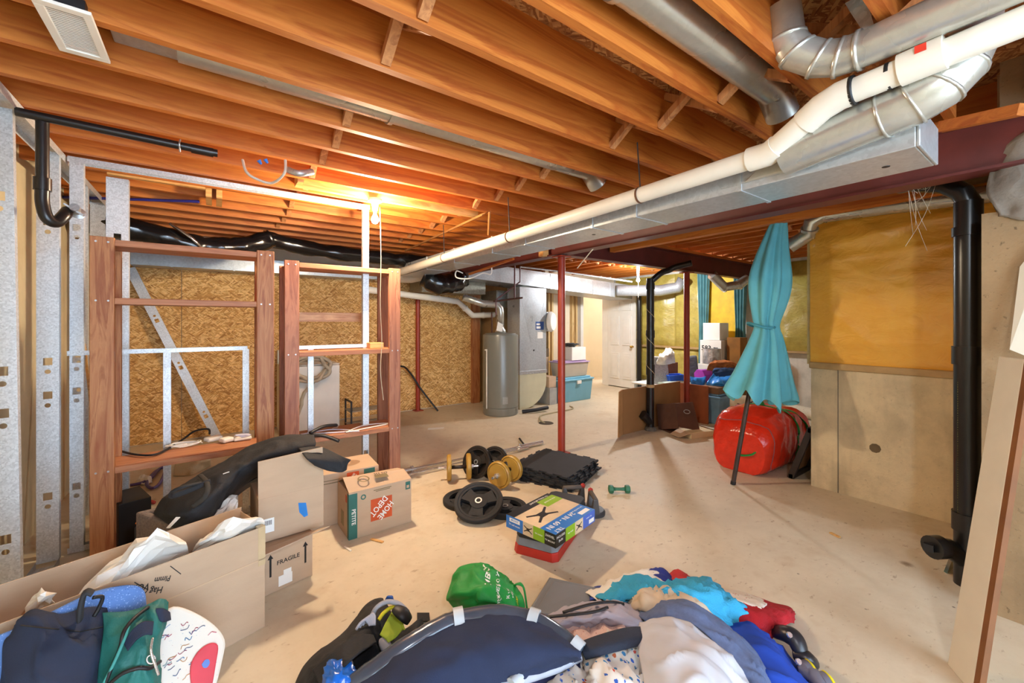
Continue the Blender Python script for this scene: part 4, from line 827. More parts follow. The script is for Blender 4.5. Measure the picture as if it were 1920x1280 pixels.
# closed patio umbrella
um = thing('patio_umbrella', 'closed turquoise patio umbrella leaning upright beside the red bag', 'umbrella', (3.78, 1.84, 0))
tp_ = Vector((3.965, 1.53, 2.36))-Vector((3.78, 1.84, 0)); ax = tp_.normalized(); _, sx, sy = frame(ax); Lu = tp_.length
ob('pole', MB().tube([(0, 0, .0), ax*(Lu+.02)], .019, 14), plain('bronze_pole', '4a3c38', .4, .4), um, smooth=True, split=.7)
ob('foot_cap', MB().tube([(0, 0, 0), ax*.03], .022, 14), m_black, um, smooth=True, split=.7)
prof = [(.80, .235), (.86, .228), (1.0, .19), (1.2, .14), (1.36, .10), (1.43, .085), (1.5, .095), (1.7, .135), (1.85, .145), (2.0, .125), (2.15, .095), (2.28, .07), (2.36, .05)]
pp = smoothpath([Vector((r, 0, z)) for z, r in prof], 5); rows = []
for i, p in enumerate(pp):
    t = i/(len(pp)-1); r = []; hem = max(0, 1-t*6)
    for j in range(97):
        a = 2*math.pi*j/96; w = (.24-.16*t)*math.sin(8*a+.6*math.sin(a*2+t*2)+t*1.2)+.09*math.sin(3*a+1)
        rad = p.x*(1+w); q = ax*(p.z+hem*(.045*math.sin(8*a+1.2)+.03*math.sin(3*a)))+sx*(math.cos(a)*rad)+sy*(math.sin(a)*rad)
        r.append(q+RT*(.075*(1-t)**1.3)+sx*.02*math.sin(t*6.28))
    rows.append(r)
ob('canopy', MB().grid(rows), plain('turquoise_canvas', '62b2c0', .85, var=.08, bump=.1, bscale=200), um, smooth=True, solid=.004)
ob('tie', MB().tube([ax*(1.44+.01*math.sin(a*2))+sx*(math.cos(a)*.105)+sy*(math.sin(a)*.105) for a in [i*math.pi/12 for i in range(25)]], .012, 8), plain('turquoise_tie', '4795a6', .85), um, smooth=True)
ob('top_cap', MB().tube([ax*2.33, ax*2.40], [.05, .04], 14), m_black, um, smooth=True, split=.7)
# white panel leaning at right, narrow mirror behind the stack
wp = thing('leaning_board', 'white painted board with brown edge leaning at the right of the picture', 'board', (0, 0, 0))
m_brown_edge = plain('raw_brown_edge', '7a4a20', .7)
def slab(a, b, c, d, th, m, name):   # quad a b c d with thickness vector th
    ob(name, MB().hexa([a, b, b+th, a+th, d, c, c+th, d+th]), m, wp)
B0, T0 = onz(1776, 1245, 0), onx(1872, 668, 2.98); LV = T0-B0; B1 = onz(1822, 1300, 0); wd_ = (B1-B0).normalized(); nn_ = LV.cross(wd_).normalized(); nn_ = nn_ if nn_.x > 0 else -nn_
ob('face', MB().hexa([B0, B1, B1+nn_*.018, B0+nn_*.018, B0+LV, B1+LV, B1+LV+nn_*.018, B0+LV+nn_*.018]), plain('cream_paint', 'd8d0bc', .5, var=.04), wp, bev=.004)
E1 = B1+nn_*.019; ob('edge', MB().hexa([B1+wd_*.001, E1+wd_*.001, E1+wd_*.03, B1+wd_*.03, B1+LV, E1+LV, E1+LV+wd_*.03, B1+LV+wd_*.03]), m_brown_edge, wp)
slab(onx(1893, 655, 3.06), onx(1935, 672, 3.06), onx(1975, 420, 3.12), onx(1912, 500, 3.12), Vector((.012, 0, 0)), plain('cream_paint', 'd8d0bc', .5, var=.04), 'upper_board')
tag(ob('mirror', MB().hexa([Vector(p) for p in ((3.44, .46, .0), (3.62, .44, .0), (3.63, .455, .0), (3.45, .475, .0), (3.56, .31, .66), (3.66, .29, .66), (3.67, .3, .66), (3.57, .32, .66))]), plain('mirror_glass', 'c8d0cc', .08, .9)), 'narrow mirror leaning behind the thick black drain stack', 'mirror')
tag(ob('wood_chip', MB().bar(onz(1557, 998, .006), onz(1575, 1007, .006), .02, .008), m_header), 'small wood chip on the open floor near the concrete stub wall', 'chip')

tag(ob('wood_chip', MB().bar(onz(696, 1010, .004), onz(718, 1016, .004), .02, .006), m_header), 'thin wood chip on the floor in front of the HOME DEPOT box', 'chip')
tag(ob('wood_chip', MB().bar(onz(646, 1024, .003), onz(658, 1032, .003), .012, .004), m_white), 'pale sliver on the floor left of the wood chip by the moving box', 'chip')
# ------------------------------------------------------------------ exercise gear on the floor
def dumbbell_plates(name, label, A, B, r, th, m, bar_m):
    A, B = Vector(A), Vector(B); t = thing(name, label, 'dumbbell', (A.x, A.y, 0)); d = (B-A).normalized(); o = Vector((A.x, A.y, 0))
    for c in (A, B):
        ob('plate', MB().lathe([(.03, -th/2), (r*.8, -th/2), (r*.84, -th*.3), (r*.92, -th*.5), (r, -th*.3), (r, th*.3), (r*.92, th*.5), (r*.84, th*.3), (r*.8, th/2), (.03, th/2)], 32, c-o, d), m, t, smooth=True, split=.7)
    ob('grip', MB().tube([A-o+d*.02, B-o-d*.02], .017, 12), bar_m, t, smooth=True)
    for c, s in ((A, -1), (B, 1)):
        ob('collar', MB().tube([c-o+d*s*.02, c-o+d*s*.045], .024, 6), m_chrome, t); ob('bar_end', MB().tube([c-o+d*s*.02, c-o+d*s*.10], .012, 10), m_chrome, t, smooth=True, split=.7)
    return t
m_gold = plain('gold_vinyl', 'b08838', .42, var=.08); m_iron = plain('black_iron', '211d1b', .42, var=.2, scale=20)
r = .118
dumbbell_plates('dumbbell', 'gold plate dumbbell left of the black upright plates', (1.76, 3.42, r), (1.92, 3.34, r), r, .042, m_gold, m_dk)
dumbbell_plates('dumbbell', 'gold plate dumbbell right of the black upright plates', (2.03, 3.0, r), (2.21, 3.07, r), r, .045, m_gold, m_dk)
def plate(name, label, c, n, r=.19, th=.036, m=None, group=None):
    """weight plate with three grip openings: rim, hub, spokes between the openings"""
    c = Vector(c); t = thing(name, label, 'weight plate', c, group=group); m = m or m_rubber; z, x, y = frame(n)
    ob('rim', MB().lathe([(r*.74, -th/2), (r*.97, -th/2), (r, -th*.3), (r, th*.3), (r*.97, th/2), (r*.86, th/2), (r*.82, th*.35), (r*.74, th*.35), (r*.74, -th/2)], 40, (0, 0, 0), n), m, t, smooth=True, split=.6)
    ob('hub', MB().lathe([(r*.14, -th/2), (r*.36, -th/2), (r*.36, th*.35), (r*.2, th*.42), (r*.14, th/2)], 28, (0, 0, 0), n), m, t, smooth=True, split=.6)
    ob('sleeve', MB().lathe([(r*.095, -th*.52), (r*.145, -th*.52), (r*.145, th*.54), (r*.095, th*.54), (r*.095, -th*.52)], 24, (0, 0, 0), n), m_galv, t, smooth=True, split=.6)
    for k in range(3):
        a0 = k*2*math.pi/3+.5; mb = MB(); top, bot = [], []
        for rr, hw in ((r*.33, .75), (r*.5, .52), (r*.76, .42)):
            for s in (-1, 1):
                a = a0+s*hw; p = x*(math.cos(a)*rr)+y*(math.sin(a)*rr); top.append(p+z*th*.25); bot.append(p-z*th*.4)
        for q in (0, 2):
            mb.q(top[q], top[q+1], top[q+3], top[q+2]); mb.q(bot[q], bot[q+2], bot[q+3], bot[q+1])
            mb.q(top[q], top[q+2], bot[q+2], bot[q]); mb.q(top[q+1], bot[q+1], bot[q+3], top[q+3])
        ob('spoke', mb, m, t)
    return t
plate('weight_plate', 'black weight plate lying flat at the back left of the plate pile', (1.665, 2.93, .02), (0, 0, 1))
plate('weight_plate', 'black weight plate lying flat at the back right of the plate pile', (1.83, 2.62, .02), (0, 0, 1), .17)
plate('weight_plate', 'black weight plate with grip holes propped on top of the pile', (1.615, 2.66, .105), (-.28, -.32, .9), .185)
plate('weight_plate', 'black iron plate standing upright left, between the gold dumbbells', (2.0, 3.33, .145), (-.75, -.35, .35), .15, .03, m_iron)
plate('weight_plate', 'black iron plate standing upright right, between the gold dumbbells', (2.12, 3.22, .145), (-.75, -.35, .35), .15, .03, m_iron)
def barbell(label, a, b, r, sl):
    a, b = Vector(a), Vector(b); t = thing('barbell', label, 'barbell', (a.x, a.y, 0)); o = Vector((a.x, a.y, 0)); d = (b-a).normalized()
    ob('bar', MB().tube([a-o, b-o], r, 12), m_chrome, t, smooth=True, split=.7)
    for p, s in ((a, 1), (b, -1)):
        ob('sleeve', MB().tube([p-o, p-o+d*s*sl], r*1.7, 14), m_chrome, t, smooth=True, split=.7); ob('stop_ring', MB().tube([p-o+d*s*sl, p-o+d*s*(sl+.02)], r*2.5, 14), m_chrome, t, smooth=True, split=.7)
barbell('long chrome barbell lying behind the gold dumbbells', onz(708, 893, .03), onz(1017, 829, .03), .014, .32)
barbell('shorter chrome barbell just in front of the long one', onz(715, 901, .03), onz(990, 838, .03), .011, .12)
tag(ob('spring_collar', MB().tube([onz(974, 822, .02), onz(986, 838, .02)], .012, 10), m_black, smooth=True, split=.7), 'small black grip lying past the chrome barbells', 'grip')
# interlocking rubber tiles
def tile_mesh():
    s, n = .29, 8; pts = []
    for side in range(4):
        a = side*math.pi/2; ca, sa = math.cos(a), math.sin(a)
        for k in range(n):
            x0 = -s+2*s*k/n; w = 2*s/n; off = .022 if k % 2 else 0
            for x, y in ((x0+w*.1, -s-off), (x0+w*.9, -s-off)) if not off else ((x0+w*.2, -s), (x0-w*.02, -s-off), (x0+w*1.02, -s-off), (x0+w*.8, -s)): pts.append((x*ca-y*sa, x*sa+y*ca, 0))
    return mesh('mat_tile', MB().prism(pts, (0, 0, .014)), m_rubber)
tm = tile_mesh()
names = ['bottom', 'second', 'third', 'fourth', 'fifth', 'sixth', 'seventh', 'top']
for k in range(8):
    o = link('mat_tile', tm, None, (2.67+random.uniform(-.02, .02), 2.95+random.uniform(-.02, .02),   .001+.0148*k), .42+random.uniform(-.12, .12))
    tag(o, 'black interlocking rubber mat, %s of the stack by the red column' % (names[k] if k in (0, 7) else names[k]+' from the bottom'), 'mat', 'rubber mats in one stack')
gd = thing('dumbbell', 'small green hex dumbbell alone on the open floor', 'dumbbell', onz(1161, 924, 0), -.62); m_gd = plain('green_vinyl', '2f6b4c', .5)
for s in (-1, 1): ob('head', MB().lathe([(.022, -.022), (.034, -.018), (.036, 0), (.034, .018), (.022, .022)], 6, (s*.07, 0, .034), (1, 0, 0)), m_gd, gd, bev=.004)
ob('handle', MB().lathe([(.016, -.055), (.013, -.02), (.013, .02), (.016, .055)], 14, (0, 0, .034), (1, 0, 0)), m_gd, gd, smooth=True)
# rotating push-up handles
def pushup(label, p, rz):
    t = thing('pushup_handle', label, 'handle', p, rz)
    ob('base', MB().lathe([(.09, 0), (.092, .02), (.08, .035), (.04, .04)], 28), plain('dark_grey_base', '3a3a3c', .5), t, smooth=True, split=.7)
    for s in (-1, 1): ob('upright', MB().hexa([(s*.06-.03, -.03, .03), (s*.06+.03, -.03, .03), (s*.06+.03, .03, .03), (s*.06-.03, .03, .03), (s*.075-.012, -.018, .14), (s*.075+.012, -.018, .14), (s*.075+.012, .018, .14), (s*.075-.012, .018, .14)]), plain('grey_arm', '4a4644', .5), t, bev=.006)
    ob('grip', MB().tube([(-.08, 0, .135), (.08, 0, .135)], .017, 14), plain('foam_grip', '5a5048', .85), t, smooth=True)
    ob('red_cap', MB().lathe([(.02, 0), (.018, .02), (.004, .03)], 12, (.075, 0, .135), (.3, 0, 1)), plain('red_cap', 'a82a20', .4), t, smooth=True)
pushup('push-up handle with red cap behind the TV mount box, left one', onz(1075, 945, 0), -.5)
pushup('push-up handle behind the TV mount box, right one tipped', onz(1112, 962, 0), 1.0)
# step platform and TV mount box
sp = thing('step_platform', 'low red, grey and black plastic step under the TV mount box', 'step', (1.53, 2.115, 0), -1.09)
def slabz(w0, w1, L0, L1, z0, z1, m, name):   # local x = across (front edge), y = along
    c = .03; q = []
    for ww, LL, z in ((w0, L0, z0), (w1, L1, z1)):
        q.append([(ww+c, LL, z), (.302-ww-c, LL, z), (.302-ww, LL+c, z), (.302-ww, .68-LL-c, z), (.302-ww-c, .68-LL, z), (ww+c, .68-LL, z), (ww, .68-LL-c, z), (ww, LL+c, z)])
    n = 8; ob(name, MB().addf([Vector(p) for p in q[0]+q[1]], [tuple(reversed(range(n))), tuple(range(n, 2*n))]+[(i, (i+1) % n, n+(i+1) % n, n+i) for i in range(n)]), m, sp, bev=.004)
slabz(0, .006, 0, .006, 0, .052, plain('red_plastic', 'b82a1e', .45), 'red_riser'); slabz(.008, .014, .008, .014, .053, .10, plain('grey_plastic', '7e828a', .5), 'grey_riser'); slabz(.012, .02, .012, .02, .101, .157, plain('black_step', '232326', .6), 'deck')
TVW, TVD, TVH = .433, .383, .078
tv = thing('mount_box', 'blue, green and black printed TV wall mount box on the step', 'box', (1.587, 1.767, .159), math.atan2(.093, .423))
m_wh = plain('print_white', 'f2f0ea', .4, var=.02); m_pb = plain('print_blue', '1e74c8', .35, var=.03); m_pg = plain('print_green', '8cb420', .35, var=.03); m_pk = plain('print_black', '1d1b1b', .35, var=.03); m_pbe = plain('print_beige', 'd8bf9a', .4)
ob('carton', MB().box((0, 0, 0), (TVW, TVD, TVH)), m_wh, tv, bev=.001)
def dec(name, pts, m, nrm, par=None, lift=.0006):
    n = Vector(nrm); return ob(name, MB().prism([Vector(p)+n*.0001 for p in pts], n*lift), m, par or tv)
e = .0004
def top_rect(n, x0, x1, y0, y1, m, l=.0006): return dec(n, [(x0, y0, TVH), (x1, y0, TVH), (x1, y1, TVH), (x0, y1, TVH)], m, (0, 0, 1), lift=l)
top_rect('print', .0, TVW, 0, .115, m_pb); top_rect('print', 0, TVW, .115, .315, m_pbe); top_rect('print', 0, TVW, .315, TVD, m_pk); top_rect('print', .26, TVW, .25, .345, m_pg, .001)
def xmark(par, o, ux, uy, s, m, lift):
    """four-armed wall bracket: bars crossing a centre plate"""
    o, ux, uy = Vector(o), Vector(ux), Vector(uy); n = ux.cross(uy); mb = MB()
    for a in (.5, -.5, math.pi-.5, math.pi+.5):
        d = ux*math.cos(a)+uy*math.sin(a); p = ux*-math.sin(a)+uy*math.cos(a)
        mb.prism([o+p*s*.1, o-p*s*.1, o+d*s-p*s*.07, o+d*s+p*s*.07], n*lift)
    mb.prism([o+ux*s*.3+uy*s*.25, o-ux*s*.3+uy*s*.25, o-ux*s*.3-uy*s*.25, o+ux*s*.3-uy*s*.25], n*lift*1.2); ob('bracket_print', mb, m, par)
xmark(tv, (.15, .21, TVH+.0008), (1, 0, 0), (0, 1, 0), .11, m_pk, .0006)
MT = lambda x, y, a, z=TVH+.0012: Matrix.Translation((x, y, z)) @ Matrix.Rotation(a, 4, 'Z')
text('print', '24 IN - 60 IN', .05, m_wh, tv, MT(.16, .075, math.pi)); text('print', 'TILT', .04, m_wh, tv, MT(.06, .02, math.pi)); text('print', 'for most flat panels', .018, m_wh, tv, MT(.34, .085, math.pi)); text('print', 'TV WALL MOUNT', .024, m_wh, tv, MT(.3, .36, math.pi)); text('print', 'easy to install', .022, m_wh, tv, MT(.35, .30, math.pi, TVH+.0016))
dec('print', [(.31, .02, TVH+.0008), (.41, .02, TVH+.0008), (.41, .055, TVH+.0008), (.31, .055, TVH+.0008)], m_wh, (0, 0, 1))
# right-hand long side (y = 0) and left short side (x = 0)
def side_rect(x0, x1, z0, z1, m): return dec('print', [(x0, 0, z0), (x1, 0, z0), (x1, 0, z1), (x0, 0, z1)], m, (0, -1, 0))
side_rect(0, .10, 0, TVH, m_pk); side_rect(.10, .2, 0, TVH, m_pg); side_rect(.2, .29, 0, TVH, m_pbe); side_rect(.29, TVW, 0, TVH, plain('print_violet', '3c62b8', .35))
xmark(tv, (.245, -.0008, TVH/2), (1, 0, 0), (0, 0, 1), .036, m_pk, .0006)
FS = lambda x, z: basis((x, -.0012, z), (1, 0, 0), (0, 0, 1))
text('print', 'INCLUDES', .018, m_wh, tv, FS(.05, .055)); text('print', '24 IN', .018, m_wh, tv, FS(.05, .03)); text('print', 'easy install', .013, m_wh, tv, FS(.15, .04)); text('print', 'swivels + tilts', .012, m_wh, tv, FS(.36, .055))
side_rect(.36, .42, .01, .035, m_wh).location.y = -.0006
def lside(y0, y1, z0, z1, m, l=.0006): return dec('print', [(0, y1, z0), (0, y0, z0), (0, y0, z1), (0, y1, z1)], m, (-1, 0, 0), lift=l)
lside(0, .08, 0, TVH, m_pk); lside(.08, .165, 0, TVH, m_pg); lside(.165, .245, 0, TVH, m_pbe); lside(.245, TVD, 0, TVH, m_pb)
xmark(tv, (-.0008, .205, TVH/2), (0, -1, 0), (0, 0, 1), .036, m_pk, .0006)
FL = lambda y, z: basis((-.0012, y, z), (0, -1, 0), (0, 0, 1))
text('print', 'SWIVEL', .02, m_wh, tv, FL(.04, .055)); text('print', 'TV MOUNT', .014, m_wh, tv, FL(.04, .028)); text('print', 'full motion', .013, m_wh, tv, FL(.122, .04)); text('print', 'TV wall mount', .015, m_wh, tv, FL(.315, .028)); lside(.27, .355, .045, .068, m_wh, .001); text('print', 'MOUNT', .016, m_pb, tv, FL(.312, .057))
# ------------------------------------------------------------------ cartons and bags on the left
lbx = thing('long_carton', 'long open cardboard carton stuffed with white packing paper', 'box', (.2, 2.29, 0), math.pi+.314)
LL, LWd, LH = .88, .27, .48      # local x runs left along the front, y runs toward the camera; width goes to -y
k = .006
ob('front_wall', MB().box((0, -k, 0), (LL, 0, LH)), m_card, lbx, bev=.002); ob('back_wall', MB().box((0, -LWd, 0), (LL, -LWd+k, LH+.02)), m_card, lbx, bev=.002)
ob('end_wall', MB().box((0, -LWd+k, 0), (k, -k, LH)), m_card, lbx, bev=.002); ob('end_wall', MB().box((LL-k, -LWd+k, 0), (LL, -k, LH)), m_card, lbx); ob('bottom', MB().box((k, -LWd+k, 0), (LL-k, -k, k)), m_card, lbx)
ob('crease', MB().box((0, 0, .325), (LL, .0015, .331)), m_card_in, lbx); ob('edge_tape', MB().box((-.001, -.03, .30), (.03, .0015, LH+.001)), plain('packing_tape', 'cbb28c', .25), lbx)
BI = lambda x, z, a: basis((x, .002, z), (-1, 0, 0), (0, 0, 1)) @ Matrix.Rotation(a, 4, 'Z')
text('handwriting', 'VOXS', .036, m_ink, lbx, BI(.46, .425, math.pi-.35), sx=.8); text('handwriting', 'Hag', .034, m_ink, lbx, BI(.405, .385, math.pi-.3), sx=.8); text('handwriting', 'Pimm', .03, m_ink, lbx, BI(.385, .42, math.pi-.3), sx=.8)
for a, b in (((.36, .46), (.325, .41)), ((.47, .45), (.43, .40)), ((.43, .40), (.47, .36))): ob('pen_stroke', MB().bar((a[0], .0015, a[1]), (b[0], .0015, b[1]), .001, .003), m_ink, lbx)
m_paper = plain('packing_paper', 'f2efe8', .7, var=.03)
def N(rows): return [[onz(*p) for p in r] for r in rows]
def cloth(name, label, cat, net, m, amp=.012, freq=12, seed=1, solid=.004, k=9, par=None, stretch=(1, 1, 1), smooth=True):
    g = wrinkle(catgrid(N(net), k, k), amp, freq, seed, stretch); o = ob(name, MB().grid(g), m, par, smooth=smooth, solid=solid)
    if par is None: tag(o, label, cat)
    return o, g
cloth('packing_paper', 'crumpled white packing paper in the middle of the long carton', 'paper', [[(140, 1128, .38), (200, 1112, .42), (270, 1075, .42), (355, 1042, .42)], [(170, 1085, .44), (235, 1050, .52), (290, 1020, .58), (350, 1020, .52)], [(205, 1062, .44), (255, 1030, .53), (290, 1003, .6), (345, 1018, .48)], [(215, 1066, .3), (262, 1040, .32), (300, 1015, .34), (350, 1020, .34)]], m_paper, .03, 10, 3, .003, k=3, smooth=False)
cloth('packing_paper', 'white packing paper bulging from the right end of the long carton', 'paper', [[(358, 1038, .4), (400, 1020, .45), (445, 1003, .46), (490, 988, .44)], [(368, 1020, .46), (410, 1000, .52), (450, 985, .54), (497, 982, .48)], [(380, 1010, .46), (415, 985, .53), (455, 972, .56), (490, 970, .5)], [(385, 1015, .32), (420, 995, .33), (455, 980, .34), (485, 975, .34)]], m_paper, .022, 11, 7, .003, k=3, smooth=False)
cloth('packing_paper', 'torn white paper corner at the left of the long carton', 'paper', [[(48, 1155, .40), (70, 1142, .43), (103, 1130, .43)], [(52, 1130, .46), (75, 1118, .52), (95, 1122, .47)], [(65, 1118, .46), (74, 1108, .5), (88, 1118, .45)]], m_paper, .02, 20, 2, .003, k=3, smooth=False)
# FRAGILE box with an out-turned flap, and the tall carton standing in it
fr = carton('fragile_carton', 'cardboard box printed FRAGILE with arrows, beside the long carton', 'box', (.135, 2.52, 0), .22, .335, .26, .255)
ob('flap', MB().q((.0, .0, .255), (.335, .0, .255), (.385, -.11, .30), (.0, -.11, .27)), m_card, fr, solid=.004)
FX = lambda x, z: basis((x, -.001, z), (1, 0, 0), (0, 0, 1))
text('print', 'FRAGILE', .032, m_ink, fr, FX(.205, .15), sx=1.0)
for x in (.115, .295): ob('arrow_print', MB().prism([(x-.005, -.0012, .09), (x+.005, -.0012, .09), (x+.005, -.0012, .185), (x+.014, -.0012, .185), (x, -.0012, .21), (x-.014, -.0012, .185), (x-.005, -.0012, .185)], (0, .001, 0)), m_ink, fr)
ob('shipping_label', MB().box((.155, -.0015, .02), (.225, -.0005, .075)).box((.18, -.002, .075), (.22, -.0008, .1)), m_wh, fr)
text('print', 'LAX\nC2', .016, m_ink, fr, FX(.2, .07))
up = carton('carton', 'tall cardboard box with blue tape and a barcode label, flap raised', 'box', (.195, 2.59, .262), .06, .33, .3, .24)
ob('flap', MB().q((0, 0, .24), (.33, 0, .24), (.325, .005, .46), (.0, .012, .44)), m_card, up, solid=.005)
ob('blue_tape', MB().prism([(.195, -.002, .17), (.235, -.002, .16), (.245, -.002, .085), (.225, -.002, .08), (.2, -.002, .115)], (0, .0015, 0)), plain('painter_tape', '1f7fd0', .6), up)
ob('label', MB().box((.01, -.002, .05), (.075, -.0005, .125)), m_wh, up)
br = MB()
for i in range(7): br.box((.024+.006*i, -.0025, .09), (.024+.006*i+.003, -.0019, .115))
ob('barcode', br, m_ink, up)['kind'] = 'stuff'
text('print', '4X 00.00202', .018, m_ink, up, basis((-.001, .16, .09), (0, -1, 0), (0, 0, 1)))
# hardware-store moving boxes
m_hd_g = plain('print_dark_green', '2f6a60', .6); m_hd_o = plain('print_orange', 'c8501e', .6); m_hd_t = plain('print_olive', '7a6a48', .7)
hd = carton('moving_box', 'upside-down moving box with orange HOME DEPOT logo and green corner', 'box', (.73, 2.86, 0), .02, .44, .275, .315)
ob('lid_flap', MB().q((0, 0, .315), (.44, 0, .315), (.44, .14, .345), (0, .15, .375)).q((0, .15, .372), (.44, .14, .343), (.44, .275, .315), (0, .275, .315)), m_card, hd, solid=.004)
def fp(x0, x1, z0, z1, m, par=hd, l=.001): return ob('print', MB().box((x0, -l, z0), (x1, -.0001, z1)), m, par)
def lp_(y0, y1, z0, z1, m, par=hd): return ob('print', MB().box((-.001, y0, z0), (-.0001, y1, z1)), m, par)
fp(0, .055, .003, .305, m_hd_g); lp_(0, .035, .003, .305, m_hd_g); fp(.145, .295, .085, .235, m_hd_o)
text('print', 'PETITE', .036, m_wh, hd, basis((.03, -.0016, .15), (0, 0, -1), (1, 0, 0)))
lg = basis((.22, -.0016, .16), (1, 0, 0), (0, 0, 1)) @ Matrix.Rotation(math.pi+.785, 4, 'Z')
text('print', 'HOME', .058, m_wh, hd, lg @ Matrix.Translation((-.005, .034, 0)), sx=.8); text('print', 'DEPOT', .058, m_wh, hd, lg @ Matrix.Translation((.0, -.028, 0)), sx=.8)
def ring_print(par, c, r0, r1, ux, uy, m, n=20):
    mb = MB(); c, ux, uy = Vector(c), Vector(ux), Vector(uy)
    for i in range(n):
        a, b = 2*math.pi*i/n, 2*math.pi*(i+1)/n; mb.q(*[c+ux*(math.cos(t)*r)+uy*(math.sin(t)*r) for t, r in ((a, r0), (b, r0), (b, r1), (a, r1))])
    ob('print', mb, m, par)
ring_print(hd, (.095, -.0012, .268), .010, .018, (1, 0, 0), (0, 0, 1), m_hd_g); ring_print(hd, (.12, .075, .3635), .03, .04, (1, 0, -.05), (0, 1, .2), m_hd_t)
fp(.395, .43, .245, .30, m_hd_g); ob('print', MB().box((.403, -.0016, .255), (.422, -.0011, .275)), m_card, hd)
fp(.165, .29, .292, .297, m_hd_t); fp(.18, .28, .283, .287, m_hd_t)
FT = basis((.25, .105, .3665), (-1, 0, .065), (0, -1, -.22)); text('print', '670 335', .03, m_ink, hd, FT)
ob('print', MB().prism([(.2, .05, .355), (.29, .05, .349), (.29, .095, .358), (.2, .095, .364)], (0, 0, .002)), m_hd_t, hd)
lp_(.12, .19, .05, .15, plain('print_lines', '8a7a58', .7)); lp_(.045, .075, .235, .285, m_hd_o)
h2 = carton('moving_box', 'second HOME DEPOT moving box half hidden behind the first', 'box', (.52, 3.16, 0), -.05, .5, .33, .37)
fp(.27, .355, .27, .355, m_hd_o, h2); fp(.39, .47, .27, .36, m_hd_g, h2); text('print', 'HOME\nDEPOT', .022, m_wh, h2, basis((.312, -.0016, .312), (1, 0, 0), (0, 0, 1)) @ Matrix.Rotation(.785, 4, 'Z')); fp(.02, .25, .30, .306, m_hd_t, h2); fp(.05, .22, .32, .325, m_hd_t, h2)
lp_(.1, .2, .15, .28, m_hd_o, h2); ring_print(h2, (.06, -.0012, .24), .012, .022, (1, 0, 0), (0, 0, 1), m_hd_g); ring_print(h2, (.3, .17, .3712), .03, .1, (1, 0, 0), (0, .7, 0), plain('faded_print', '9a7a5c', .8))
# grey foam tray and keyboard bag
fm = thing('foam_tray', 'grey foam-lined tray holding the black instrument bag', 'tray', (-.12, 2.63, 0), .12); m_foam = plain('grey_foam', '7c706a', .95, var=.25, scale=90, bump=.4, bscale=200)
w, d, h = .23, .42, .42
def skewbox(p, q): # sheared like the tray, its far end shifted left
    sh = lambda a: Vector((a[0]-.42*a[1], a[1], a[2])); (a, b, c), (e, f, g) = p, q
    return [sh(v) for v in ((a, b, c), (e, b, c), (e, f, c), (a, f, c), (a, b, g), (e, b, g), (e, f, g), (a, f, g))]
for p, q in (((0, 0, 0), (w, .04, h)), ((0, d-.04, 0), (w, d, h)), ((0, .04, 0), (.04, d-.04, h)), ((w-.04, .04, 0), (w, d-.04, h))): ob('wall', MB().hexa(skewbox(p, q)), m_foam, fm, bev=.012)
ob('base', MB().hexa(skewbox((.04, .04, 0), (w-.04, d-.04, .04))), m_foam, fm)
cloth('wrapping', 'crumpled white wrapping tucked in the foam tray beside the bag', 'paper', [[(395, 985, .40), (425, 975, .42), (442, 965, .42)], [(400, 965, .45), (425, 950, .48), (445, 940, .48)], [(410, 955, .46), (430, 930, .5), (446, 928, .48)]], m_paper, .02, 18, 4, k=4, smooth=False)
kb = thing('instrument_bag', 'long black padded instrument bag lying across the boxes', 'bag', (-.1, 2.75, .45)); o_ = Vector((-.1, 2.75, .45)); m_blk_fab = plain('black_nylon', '1d1f24', .8, var=.15, bump=.2, bscale=120)
def sw(net, name, m, par, o, amp=.01, freq=12, seed=1, k=9, solid=.004):
    g = wrinkle(catgrid(N(net), k, k), amp, freq, seed); g2 = [[p-o for p in r] for r in g]; ob(name, MB().grid(g2), m, par, smooth=True, solid=solid); return g
sw([[(288, 962, .44), (340, 992, .43), (390, 978, .43), (450, 915, .47), (510, 880, .56), (560, 870, .60)], [(300, 940, .5), (345, 960, .53), (400, 930, .58), (455, 885, .63), (520, 855, .68), (590, 838, .70)], [(318, 925, .52), (365, 915, .58), (410, 890, .63), (465, 860, .68), (525, 830, .73), (590, 822, .73)], [(335, 915, .45), (380, 885, .55), (420, 865, .62), (470, 835, .69), (530, 817, .73), (588, 815, .70)]], 'body', m_blk_fab, kb, o_, .012, 9, 4)
sw([[(288, 962, .44), (340, 992, .43), (390, 978, .43), (450, 915, .47), (510, 880, .56)], [(300, 975, .36), (345, 1000, .36), (395, 988, .37), (450, 925, .42), (510, 890, .5)]], 'gusset', plain('blue_black_trim', '151b2c', .6), kb, o_, .004)
sw([[(560, 840, .72), (600, 838, .70), (640, 855, .66), (658, 862, .64)], [(575, 860, .69), (605, 860, .67), (640, 868, .63), (652, 870, .62)], [(590, 872, .64), (615, 882, .6), (640, 885, .58), (650, 880, .58)]], 'end_flap', m_blk_fab, kb, o_, .004)
ob('handle', MB().tube(smoothpath([onz(375, 905, .66)-o_, onz(345, 912, .68)-o_, onz(322, 922, .66)-o_, onz(330, 928, .63)-o_, onz(395, 902, .66)-o_], 6), .014, 8, flat=.5), m_blk_fab, kb, smooth=True)
ob('strap', MB().tube(smoothpath([onz(375, 890, .66)-o_, onz(388, 905, .66)-o_, onz(385, 930, .62)-o_, onz(360, 950, .57)-o_], 6), .012, 8, flat=.4), plain('webbing_black', '2a2825', .8), kb, smooth=True)
